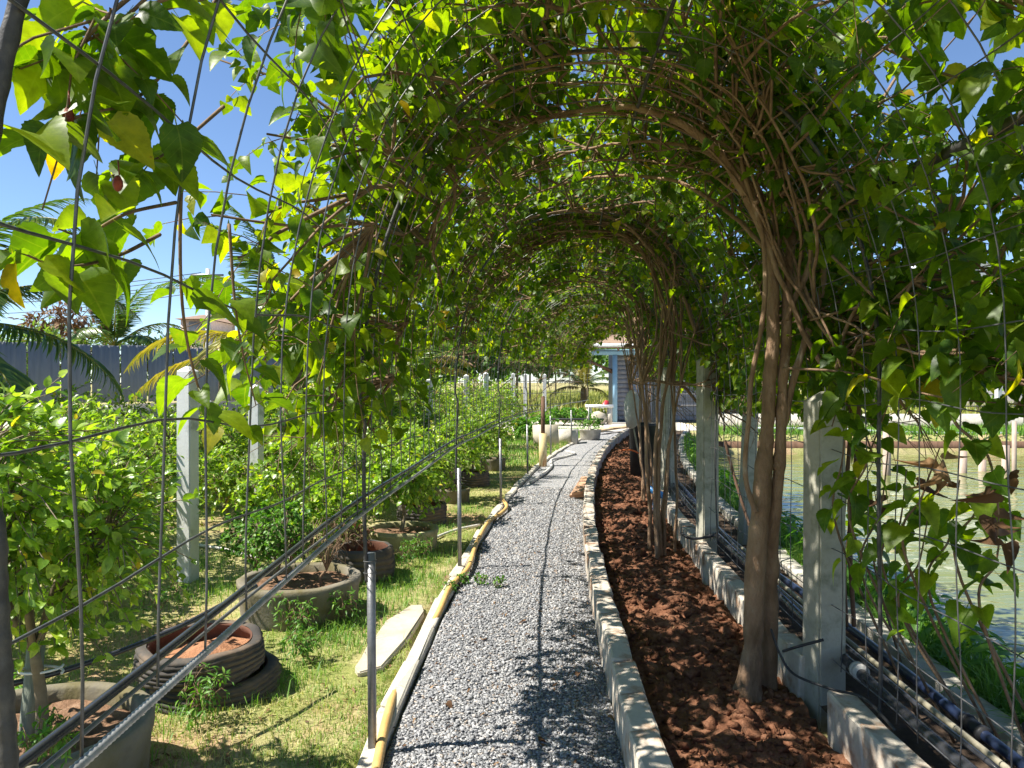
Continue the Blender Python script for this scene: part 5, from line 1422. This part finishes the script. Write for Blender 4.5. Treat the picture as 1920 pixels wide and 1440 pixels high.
# ================================================================== far trees and bushes
def far_tree(label, p, h, rad, seed, mat='tree', nt=300, nl=9, size=.2, tpl=FAR_LEAF, name='broadleaf_tree', group='trees beyond the garden', low=.25):
    rad = np.asarray(rad, float)
    return shrub(name, label, 'tree', p, h - rad[2] * 1.25, (p[0], p[1], h - rad[2] * (1 - low * .3)), rad, nt, nl, size, None, tpl, mat, seed=seed, r0=.07 if h > 3 else .03, nbr=7, group=group, bark='lime_bark', lower=-.85, twig_r=.01)
feather = [(-12.9, 20.5, 3.1, 1.6), (-10.6, 23.0, 3.3, 1.5), (-13.8, 24, 3.7, 1.8), (-9.0, 25.0, 3.0, 1.5), (-7.6, 24.0, 2.9, 1.4)]
fl = ['leftmost feathery pale shrub behind the slate fence', 'feathery pale shrub beside the slim palm behind the fence', 'taller feathery shrub farther behind the slate fence', 'feathery shrub behind the right part of the fence', 'feathery shrub at the right end of the slate fence']
for k, (x, y, h, r) in enumerate(feather):
    far_tree(fl[k], (x, y, 0), h, (r, r, 1.2), 200 + k, 'feather', 260, 12, .16, LANCE, 'feathery_shrub', 'feathery shrubs behind the fence')
shrub('dead_tree', 'bent dry brown bush sticking up behind the slate fence', 'tree', (-13.0, 21.8, 0), 2.4, (-12.8, 21.8, 3.2), (1.3, .8, .7), 160, 3, .2, None, LANCE, 'dry', seed=222, r0=.05, nbr=6, bark='twig', twig_r=.008)
ctr = [(-5.5, 30, 4.2, 2.2), (-1.8, 33, 4.0, 2.0), (.3, 38, 4.2, 2.2), (1.2, 50, 5.0, 2.6), (5.5, 56, 5.5, 3.0), (8.0, 52, 5.0, 2.4), (-9, 34, 4.0, 2.2), (-3.8, 27, 3.2, 1.6), (3.5, 62, 5.0, 3.0)]
cl = ['far tree behind the palm left of the tunnel mouth', 'far tree behind the third white post', 'far tree left of the young field palm', 'distant tree straight behind the field palm', 'distant tree right of the field palm',
      'distant tree behind the grey house', 'far tree beyond the yellowing palm', 'bushy tree behind the fourth white post', 'most distant tree on the field edge']
for k, (x, y, h, r) in enumerate(ctr):
    far_tree(cl[k], (x, y, 0), h, (r, r, h * .36), 230 + k, 'tree', 300, 9, .26)
rt = [(9.5, 36, 5.2, 2.4), (14.5, 38, 5.8, 2.6), (19.5, 40, 5.4, 2.8), (24.5, 39, 6.0, 3.0), (29, 44, 6.5, 3.4), (12, 48, 6.5, 3.0), (34, 48, 6.5, 3.4)]
rl = ['leftmost tree across the pond behind the twin trunk', 'second tree across the pond from the left', 'tree across the pond behind the two white posts', 'tree across the pond near the right edge', 'tall tree across the pond at the right edge', 'tree farther back across the pond', 'farthest right tree across the pond']
for k, (x, y, h, r) in enumerate(rt):
    far_tree(rl[k], (x, y + 10, 0), h, (r, r, h * .40), 260 + k, 'tree' if k % 2 else 'feather', 340, 9, .28)

def banana(label, p, h, seed):
    r = np.random.default_rng(seed)
    root = thing('banana_plant', p, label, 'banana plant', 'banana plants beyond the pond')
    p = np.asarray(p, float)
    g = G(); g.tube([p, p + [0, 0, h * .5], p + [.02, 0, h]], [.10, .085, .06], 9); g.build('trunk', MT['wood'], root, True)
    for k in range(9):
        a = k * 2.4; e = R_(r.uniform(15, 70)); K = 9
        P = [p + [0, 0, h]]; ee = e
        for i in range(K):
            P.append(P[-1] + np.array([math.cos(a) * math.cos(ee), math.sin(a) * math.cos(ee), math.sin(ee)]) * .17); ee -= .20
        P = np.array(P); t = unit(np.gradient(P, axis=0)); sd = unit(np.cross(t, [0, 0, 1.0]))
        w = .19 * np.sin(np.pi * np.linspace(.08, 1, K + 1) ** .8)[:, None] + .006
        V = np.stack([P - sd * w - [0, 0, .05], P, P + sd * w - [0, 0, .05]], 1).reshape(-1, 3)
        q = [(3 * i + c, 3 * i + c + 1, 3 * i + c + 4, 3 * i + c + 3) for i in range(K) for c in (0, 1)]
        g = G(); g.add(V, q); g.build('leaf', MT['banana'], root, True)
for k, (x, d, h) in enumerate(((1700, 33, 1.3), (1835, 32, 1.4), (1905, 33, 1.2), (1640, 36, 1.3), (1780, 37, 1.6))):
    banana(['yellowing banana plant left of the two far white posts', 'yellowing banana plant between the two far white posts', 'yellowing banana plant right of the far white posts', 'banana plant at the left behind the mulberry leaves', 'taller banana plant behind the far white posts'][k], ((x - 960) / FPX * d, d, 0), h, 300 + k)

# ================================================================== pond far side
g = G(); g.beam((6.5, 25.6, .2), (34, 25.6, .2), .35, .62); tag(g.build('retaining_wall', MT['concrete']), 'long low concrete wall beyond the pond', 'wall')
g = G(); g.beam((5.5, 22.7, -.32), (34, 22.7, -.32), .3, .3); tag(g.build('pond_edge_beam', MT['brown_wood']), 'dark timber beam along the far edge of the pond', 'beam')
hose('water_pipe', 'black and white pipe lying on the far pond bank', [(7.5, 23.6, .15), (10, 23.5, .12), (12.5, 23.4, .02), (17, 23.5, .0)], .05, 'grey_plastic', 30, 8, 'pipe')
for k, (x, d, top) in enumerate(((1663, 17.2, 808), (1806, 17.6, 846), (1842, 18.0, 862), (1886, 17.4, 835), (1902, 17.0, 790))):
    q = at(x, top, d)
    g = G(); g.tube([(q[0], q[1], -1.2), q], .085 if k != 4 else .05, 10)
    tag(g.build('mooring_pile', MT['pile'], None, True), ['leftmost wooden pile standing in the pond', 'second wooden pile from the left in the pond', 'short leaning wooden pile between two taller ones', 'wooden pile near the right edge of the pond', 'tallest thin pile at the right edge of the pond'][k], 'pile', 'wooden piles in the pond')
g = G()
root = thing('wire_fence', (8, 27, 0), 'thin dark wire fence strung between the posts beyond the pond', 'fence')
for z in (.75, 1.15, 1.6):
    g = G(); g.tube([(6, 27.2, z), (14, 27.0, z - .03), (22, 26.8, z), (34, 26.6, z)], .02, 4); g.build('wire', MT['wire'], root)
# white gabled house beyond the right trees
c = np.array([27.5, 50.0, 0])
root = thing('gabled_house', c, 'pale house with a grey sheet metal gable roof beyond the pond trees', 'house')
g = G(); g.box(c + [0, 0, 3.4], (8, 7, 6.8)); g.build('wall', MT['white_paint'], root)
g = G(); g.add(c + np.array([(-4, -3.5, 6.8), (4, -3.5, 6.8), (0, -3.5, 9.6)]), [(0, 1, 2)]); g.build('gable', MT['white_paint'], root)
for e in (-1, 1):
    g = G(); n = 18
    for q in range(n):
        y0 = -4 + 8 * q / n; y1 = y0 + 8 / n * .72
        a = c + [e * 4.6, 0, 6.42]; b_ = c + [0, 0, 9.65]
        V = [a + [0, y0, 0], a + [0, y1, 0], b_ + [0, y1, 0], b_ + [0, y0, 0], a + [0, y1, .05], b_ + [0, y1, .05], a + [0, y0 + 8 / n, .05], b_ + [0, y0 + 8 / n, .05]]
        g.add(V, [(0, 1, 2, 3), (1, 4, 5, 2), (4, 6, 7, 5)])
    g.build('roof_slope', MT['sheet_roof'], root)
for e in (-1.6, 1.6):
    g = G(); g.box(c + [e, -3.53, 4.6], (1.1, .06, 1.3)); w_ = g.build('window', MT['fence'], root)
    g = G(); g.box(c + [e, -3.57, 3.92], (1.3, .12, .08)); g.build('sill', MT['white_paint'], w_)

# ================================================================== grey house at the end of the path
hx, hy_ = 3.95, 29.5
root = thing('garden_house', (hx, hy_, 0), 'grey lap sided house with light blue post at the end of the path', 'house')
g = G(); g.box((hx, hy_, 1.30), (.17, .17, 2.6)); g.build('veranda_post', MT['blue_paint'], root)
g = G(); g.beam((1.4, hy_, 2.72), (7.5, hy_, 2.72), .14, .22); g.build('veranda_beam', MT['blue_paint'], root)
for k in range(4):
    g = G(); g.beam((2.2 + k * .18, hy_ + .1 + k * .5, 2.66), (hx + .1, hy_ + .1 + k * .5, 1.95), .05, .09); g.build('brace', MT['brown_wood'], root)
# house walls: lap boards
for k in range(15):
    g = G(); z = .1 + k * .18
    g.add([(4.12, 30.1, z - .01), (4.62, 30.1, z - .01), (4.62, 30.14, z + .18), (4.12, 30.14, z + .18), (4.12, 30.3, z - .01), (4.62, 30.3, z - .01), (4.62, 30.3, z + .18), (4.12, 30.3, z + .18)],
          [(0, 1, 2, 3), (1, 5, 6, 2), (0, 3, 7, 4), (3, 2, 6, 7), (0, 4, 5, 1)])
    g.build('siding_board', MT['siding'], root)
    g = G()
    g.add([(5.42, 30.1, z - .01), (9.0, 30.1, z - .01), (9.0, 30.14, z + .18), (5.42, 30.14, z + .18)], [(0, 1, 2, 3)])
    g.build('siding_board', MT['siding'], root)
g = G(); g.box((4.3 + 2.35, 32.2, 1.4), (4.7, 4.1, 2.8)); g.build('wall', MT['siding'], root)
dr = G(); dr.box((5.02, 30.09, 1.15), (.80, .05, 2.25)); do = dr.build('door', MT['door'], root)
for k in range(20):
    g = G(); z = .14 + k * .105
    g.add([(4.68, 30.0, z), (5.36, 30.0, z), (5.36, 30.06, z + .09), (4.68, 30.06, z + .09)], [(0, 1, 2, 3)]); g.build('slat', MT['door'], do)
g = G(); g.box((4.64, 30.02, 1.15), (.05, .12, 2.3)); g.build('door_frame', MT['brown_wood'], root)
# roof: tiles underside + white fascia
rr = G(); rr.add([(1.2, 29.2, 2.86), (10, 29.2, 2.86), (10, 34.5, 5.0), (1.2, 34.5, 5.0), (1.2, 29.2, 2.92), (10, 29.2, 2.92), (10, 34.5, 5.06), (1.2, 34.5, 5.06)],
                 [(3, 2, 1, 0), (4, 5, 6, 7), (0, 1, 5, 4), (3, 0, 4, 7)])
ro = rr.build('roof', MT['roof'], root)
for k in range(10):
    g = G(); g.beam((1.25 + k * .93, 29.1, 2.80), (1.25 + k * .93, 34.4, 4.93), .06, .10); g.build('rafter', MT['brown_wood'], ro)
g = G(); g.beam((1.1, 29.12, 2.97), (10.1, 29.12, 2.97), .05, .14); g.build('fascia', MT['white_paint'], ro)
g = G(); g.beam((1.12, 29.1, 2.98), (1.12, 34.5, 5.16), .05, .16); g.build('fascia', MT['white_paint'], ro)

# bench, slabs, planks in front of it
root = thing('stone_bench', (3.3, 28.6, 0), 'low pale bench beside the light blue post', 'bench')
g = G(); g.box((3.25, 28.6, .68), (1.0, .5, .10)); g.build('seat', MT['white_paint'], root)
for e in (-.38, .38):
    g = G(); g.box((3.25 + e, 28.6, .31), (.16, .42, .64)); g.build('leg', MT['pad'], root)
g = G(); g.add([(3.35, 28.5, .735), (3.6, 28.5, .735), (3.58, 28.5, .88), (3.48, 28.5, .90), (3.35, 28.7, .735), (3.6, 28.7, .735), (3.58, 28.7, .88), (3.48, 28.7, .90)], [(0, 1, 2, 3), (7, 6, 5, 4), (3, 2, 6, 7), (0, 3, 7, 4), (1, 5, 6, 2)])
tag(g.build('red_box', MT['red']), 'small red item lying on the pale bench', 'box')
g = G(); g.lathe([(0, .05), (.24, .07), (.30, .25), (.24, .42), (.1, .5), (0, .5)], (3.15, 28.1, 0), 14, noise=.1, seed=2)
tag(g.build('round_stone', MT['stone'], None, True), 'rounded grey stone in front of the pale bench', 'stone')
p = gp(1024, 836)
g = G(); g.box(p + [0, .2, .24], (.64, .09, .54), R_(8), rot=Matrix.Rotation(-.28, 3, 'X'))
tag(g.build('leaning_slab', MT['stone']), 'white stone slab leaning near the end of the path', 'stone slab')
p = gp(1061, 831)
g = G(); g.box(p + [.05, .2, .16], (.55, .6, .36), R_(-8)); tag(g.build('concrete_block', MT['concrete']), 'grey concrete block beside the leaning white slab', 'block')
p = gp(1108, 826)
g = G(); g.lathe([(.24, 0), (.27, .05), (.30, .27), (.32, .29), (.29, .29), (.27, .24), (0, .22)], p + [0, .2, 0], 4)
tag(g.build('planter_trough', MT['concrete']), 'square concrete planter by the end of the path', 'planter')
shrub('leafy_shrub', 'small plant in the square concrete planter', 'shrub', p + [0, .2, .28], .08, p + [0, .2, .45], (.4, .35, .16), 60, 6, .06, None, ROUND, 'weed', seed=71, r0=.01)
for k, (a, b, w) in enumerate((((2.55, 23.0, .12), (4.1, 25.3, .16), .22), ((3.2, 23.6, .18), (4.2, 25.0, .22), .5))):
    g = G(); g.beam(a, b, w, .06); tag(g.build('plank', MT['plank']), ['narrow pale plank lying at the end of the path', 'broad pale plank lying at the end of the path'][k], 'plank')
g = G(); g.box((1.3, 24.3, .40), (3.2, .3, .05)); tag(g.build('low_rail', MT['dark_rebar']), 'thin dark rail along the front of the concrete yard', 'rail')
shrub('leafy_shrub', 'low leafy plants on the concrete yard', 'shrub', (1.9, 27.5, 0), .1, (1.9, 27.5, .35), (1.1, .8, .35), 220, 8, .10, None, ROUND, 'weed', seed=72, r0=.02, nbr=9)
shrub('leafy_shrub', 'low leafy plants behind the far stake', 'shrub', (.8, 20.0, 0), .1, (.5, 20.5, .4), (.7, .8, .4), 180, 8, .09, None, ROUND, 'weed', seed=73, r0=.02, nbr=9)
# wire garden fence
root = thing('wire_fence', (0, 27.5, 0), 'thin wire garden fence between the far white posts', 'fence')
for z in (.25, .7, 1.15, 1.6):
    g = G(); g.tube([(-5, 25, z), (.05, 27, z), (.5, 28.5, z), (1.27, 30, z), (3, 33, z)], .012, 4); g.build('wire', MT['wire'], root)

# ================================================================== street side, far left
p = np.array([-17.8, 45.0, 0])
root = thing('utility_pole', p, 'grey concrete utility pole behind the coconut fronds', 'utility pole')
g = G(); g.box(p + [0, 0, 4.1], (.26, .26, 8.2), taper=.7); g.build('shaft', MT['post'], root)
for z in (7.2, 7.8):
    g = G(); g.box(p + [0, -.12, z], (1.9, .1, .12)); g.build('crossarm', MT['steel'], root)
for k in range(5):
    z = (7.25, 7.4, 7.85, 7.95, 6.9)[k]; off = (-.8, .8, -.8, .8, 0)[k]
    t = np.linspace(0, 1, 16)
    P = np.stack([p[0] + off * .1 - 32 * t, p[1] + off + 6 * t, z - .9 * np.sin(np.pi * t) * (1 + .1 * k) + .3 * t], -1)
    g = G(); g.tube(P, .022, 4)
    tag(g.build('power_line', MT['black_rubber']), ['lowest pair front power line', 'lowest pair rear power line', 'topmost front power line', 'topmost rear power line', 'single lowest cable'][k] + ' strung left from the utility pole', 'power line', 'power lines')
c = np.array([-20.5, 52, 0])
root = thing('pink_house', c, 'pink house corner far behind the coconut fronds', 'house')
g = G(); g.box(c + [0, 0, 2.8], (1.7, 5, 5.6)); g.build('wall', MT['pink_wall'], root)
g = G(); g.add(c + np.array([(-1.1, -2.9, 5.6), (1.1, -2.9, 5.6), (1.1, 2.9, 5.6), (-1.1, 2.9, 5.6), (-.5, 0, 6.1), (.5, 0, 6.1)]), [(0, 1, 5, 4), (3, 4, 5, 2)], [(1, 2, 5), (0, 4, 3)]); g.build('roof', MT['roof'], root)
g = G(); g.box(c + [.1, -2.53, 4.9], (.8, .06, 1.1)); g.build('window', MT['fence'], root)

# ================================================================== grass, litter
def blades(n, X, Y, Z, hmin, hmax, wd, seed, lean=.5):
    r = np.random.default_rng(seed)
    a = r.uniform(0, 2 * math.pi, n); h = r.uniform(hmin, hmax, n); le = np.abs(r.normal(0, lean, n)) * h
    dx, dy = np.cos(a), np.sin(a); px_, py_ = -dy, dx
    w = wd * r.uniform(.6, 1.3, n)
    B = np.stack([X, Y, Z], -1)
    D = np.stack([dx, dy, np.zeros(n)], -1); S = np.stack([px_, py_, np.zeros(n)], -1)
    up = np.array([0, 0, 1.0])
    v0 = B - S * w[:, None]; v1 = B + S * w[:, None]
    m = B + D * (le * .35)[:, None] + up * (h * .6)[:, None]
    v2 = m + S * (w * .7)[:, None]; v3 = m - S * (w * .7)[:, None]
    tip = B + D * le[:, None] + up * (h * np.clip(1 - (le / h) * .35, .3, 1))[:, None]
    V = np.stack([v0, v1, v2, v3, tip], 1).reshape(-1, 3)
    o = np.arange(n)[:, None] * 5
    return V, np.concatenate([o + np.array([[3, 2, 4]])]), o + np.array([[0, 1, 2, 3]]), r
def grass_obj(name, label, X, Y, hmin, hmax, wd, mat, seed, lean=.5, zfun=None):
    n = len(X)
    Z = ground_h(X, Y) - .005 if zfun is None else zfun(X, Y)
    V, T, Qd, r = blades(n, X, Y, Z, hmin, hmax, wd, seed, lean)
    rn = np.clip(fbm(np.stack([X, Y, 0 * X], -1) * 1.3, 3, 77) * 1.5 - .25 + r.normal(0, .22, n), 0, .999)
    o = put(name, mk_mesh(name, V, [T, Qd], MT[mat], False, {'rnd': ('FLOAT', np.repeat(rn, 5)), 'lc': ('FLOAT_VECTOR', np.zeros((len(V), 3)))}))
    return tag(o, label, 'grass', kind='stuff')
r = np.random.default_rng(5)
n = 150000
Y = 2.2 + 14 * r.random(n) ** 1.8
X = cx(Y) - .63 - (3.4 + .35 * Y) * r.random(n) ** 1.25
keep = fbm(np.stack([X, Y, 0 * X], -1) * 1.4, 4, 61) + r.normal(0, .08, n) > .40
X, Y = X[keep], Y[keep]
for q, R in (((-1.84, 2.93), .42), ((-1.57, 4.0), .33), ((-1.45, 5.25), .4), ((-1.22, 6.3), .26), ((-1.02, 7.25), .36)):
    m = (X - q[0]) ** 2 + (Y - q[1]) ** 2 > R * R
    X, Y = X[m], Y[m]
m = ~((np.abs(Y - 4.75) < .72) & (np.abs(X + .75 - (Y - 4.75) * .17) < .10))
X, Y = X[m], Y[m]
grass_obj('lawn_grass', 'short half dry lawn grass between the pots and the path', X, Y, .012, .05, .0022, 'grass', 6, .9)
n = 5500
cl_ = [(-1.25, 4.1), (-1.1, 4.75), (-1.2, 5.1), (-.95, 6.3), (-.75, 6.9), (-2.3, 5.8), (-2.75, 6.6), (-1.7, 3.6), (-1.0, 5.7), (-.8, 8.2), (-.6, 9.4), (-2.0, 7.2), (-.72, 5.3), (-.68, 6.1)]
ci = r.integers(0, len(cl_), n); cc = np.array(cl_)[ci]
X = cc[:, 0] + r.normal(0, .16, n); Y = cc[:, 1] + r.normal(0, .18, n)
m = lat(X, Y) < -.64; X, Y = X[m], Y[m]
m = ~((np.abs(Y - 4.75) < .72) & (np.abs(X + .75 - (Y - 4.75) * .17) < .10)); X, Y = X[m], Y[m]
grass_obj('grass_tufts', 'taller green grass tufts around the planters', X, Y, .03, .12, .0026, 'grass_green', 8, .8)
n = 60000
s_ = 2.26 + 1.35 * r.random(n) ** 1.1; Y = 1.5 + 20 * r.random(n) ** 1.5
P = along(s_, Y)
grass_obj('bank_grass', 'lush green grass on the pond bank', P[:, 0], P[:, 1], .10, .34, .006, 'grass_green', 9, .7)
# broad leaved ground cover on the bank
n = 9000
s_ = 2.28 + 1.25 * r.random(n); Y = 1.8 + 16 * r.random(n) ** 1.6
P = along(s_, Y); P[:, 2] = ground_h(P[:, 0], P[:, 1]) + r.uniform(.05, .30, n) * (1 + .5 * fbm(P * 2, 2, 3))
a = r.uniform(0, 6.28, n)
ax = np.stack([np.cos(a), np.sin(a), r.normal(.1, .3, n)], -1); nn = np.array([0, 0, 1.0]) + r.normal(0, .35, (n, 3))
o = put('bank_leaves', leaves_mesh('bank_leaves', [(LANCE, P, ax, nn, r.uniform(.08, .17, n), r.random(n))], MT['weed'], np.zeros(3)))
tag(o, 'dense leafy ground cover on the pond bank', 'ground cover', kind='stuff')
n = 40000
X = r.uniform(-12, 34, n); Y = 30 + 70 * r.random(n) ** 1.4
m = ~((Y > 39.5) & (Y < 46.5)) & ~((X > 3.8) & (X < 9.5) & (Y < 35)); X, Y = X[m], Y[m]
grass_obj('tall_grass', 'tall yellow green grass in the far field', X, Y, .3, .85, .03, 'tall_grass', 10, .5)
n = 12000
X = r.uniform(6, 34, n); Y = r.uniform(22.6, 25.3, n)
grass_obj('far_bank_grass', 'bright green grass on the far pond bank', X, Y, .1, .35, .015, 'grass_green', 11, .6)
n = 9000
Y = 14 + 12 * r.random(n); X = cx(Y) - .65 - 2.2 * r.random(n)
grass_obj('far_lawn_grass', 'green lawn grass near the end of the path', X, Y, .05, .14, .006, 'grass_green', 12, .6)
# litter: dry bits on path, soil and lawn
nl_ = 2600
Yl = 2.4 + 9 * r.random(nl_) ** 1.5; sl = r.uniform(-1.9, 1.4, nl_)
Pl = along(sl, Yl)
Pl[:, 2] = np.where(sl < -.62, ground_h(Pl[:, 0], Pl[:, 1]) + .012, np.where(sl < .5, path_h(Pl, sl) + .016, bed_h(Pl, sl) + .012))
ok_ = (np.abs(sl - .555) > .07) & ((sl < -.62) | (r.random(nl_) < .5))
Pl = Pl[ok_]; nn_ = len(Pl)
a = r.uniform(0, 6.28, nn_)
o = put('leaf_litter', leaves_mesh('leaf_litter', [(LANCE, Pl, np.stack([np.cos(a), np.sin(a), r.normal(0, .15, nn_)], -1), np.array([0, 0, 1.0]) + r.normal(0, .4, (nn_, 3)), r.uniform(.012, .045, nn_), r.random(nn_))], MT['dry'], np.zeros(3)))
tag(o, 'scattered dry leaf litter on the path, soil and lawn', 'leaf litter', kind='stuff')
# small weeds coming through the gravel at the kerb
for k, (x, y) in enumerate(((868, 1094), (902, 1098), (932, 1102), (846, 1110))):
    p = gp(x, y)
    shrub('weed', ['weed in the gravel beside the hose bend', 'second weed sprouting in the gravel by the hose', 'tiny weed farthest out in the gravel', 'weed at the kerb below the hose bend'][k], 'weed', p, .01, p + [0, 0, .03], (.07, .05, .03), 22, 4, .022, None, ROUND, 'weed', seed=640 + k, r0=.002, nbr=5, group='weeds in the gravel', bark='twig', twig_r=.001)
# fallen leaves one can pick out on the path
spots = [(1010, 1390, 'brown fallen leaf nearest the camera, in the middle of the gravel'), (1140, 1345, 'curled brown leaf by the block wall near the camera'), (835, 1320, 'brown fallen leaf on the left half of the near gravel'),
         (1085, 1262, 'brown leaf lying in the leaf shadow on the gravel'), (905, 1200, 'small brown leaf left of the rail shadow'), (985, 1165, 'small yellowish brown leaf on the rail shadow'), (1010, 1035, 'brown leaf far along the gravel by the hose bend'), (1060, 1090, 'curled leaf on the gravel near the wall halfway along')]
fr = np.random.default_rng(21)
for k, (x, y, lb) in enumerate(spots):
    p = gp(x, y, .022); a = fr.uniform(0, 6.28); s = fr.uniform(.035, .05)
    tag(put('fallen_leaf', DRYM[k % 2], None, Matrix.Translation(Vector(p)) @ Matrix.Rotation(a, 4, 'Z') @ Matrix.Diagonal((s, s, s * .35, 1))), lb, 'leaf', 'fallen leaves on the path')
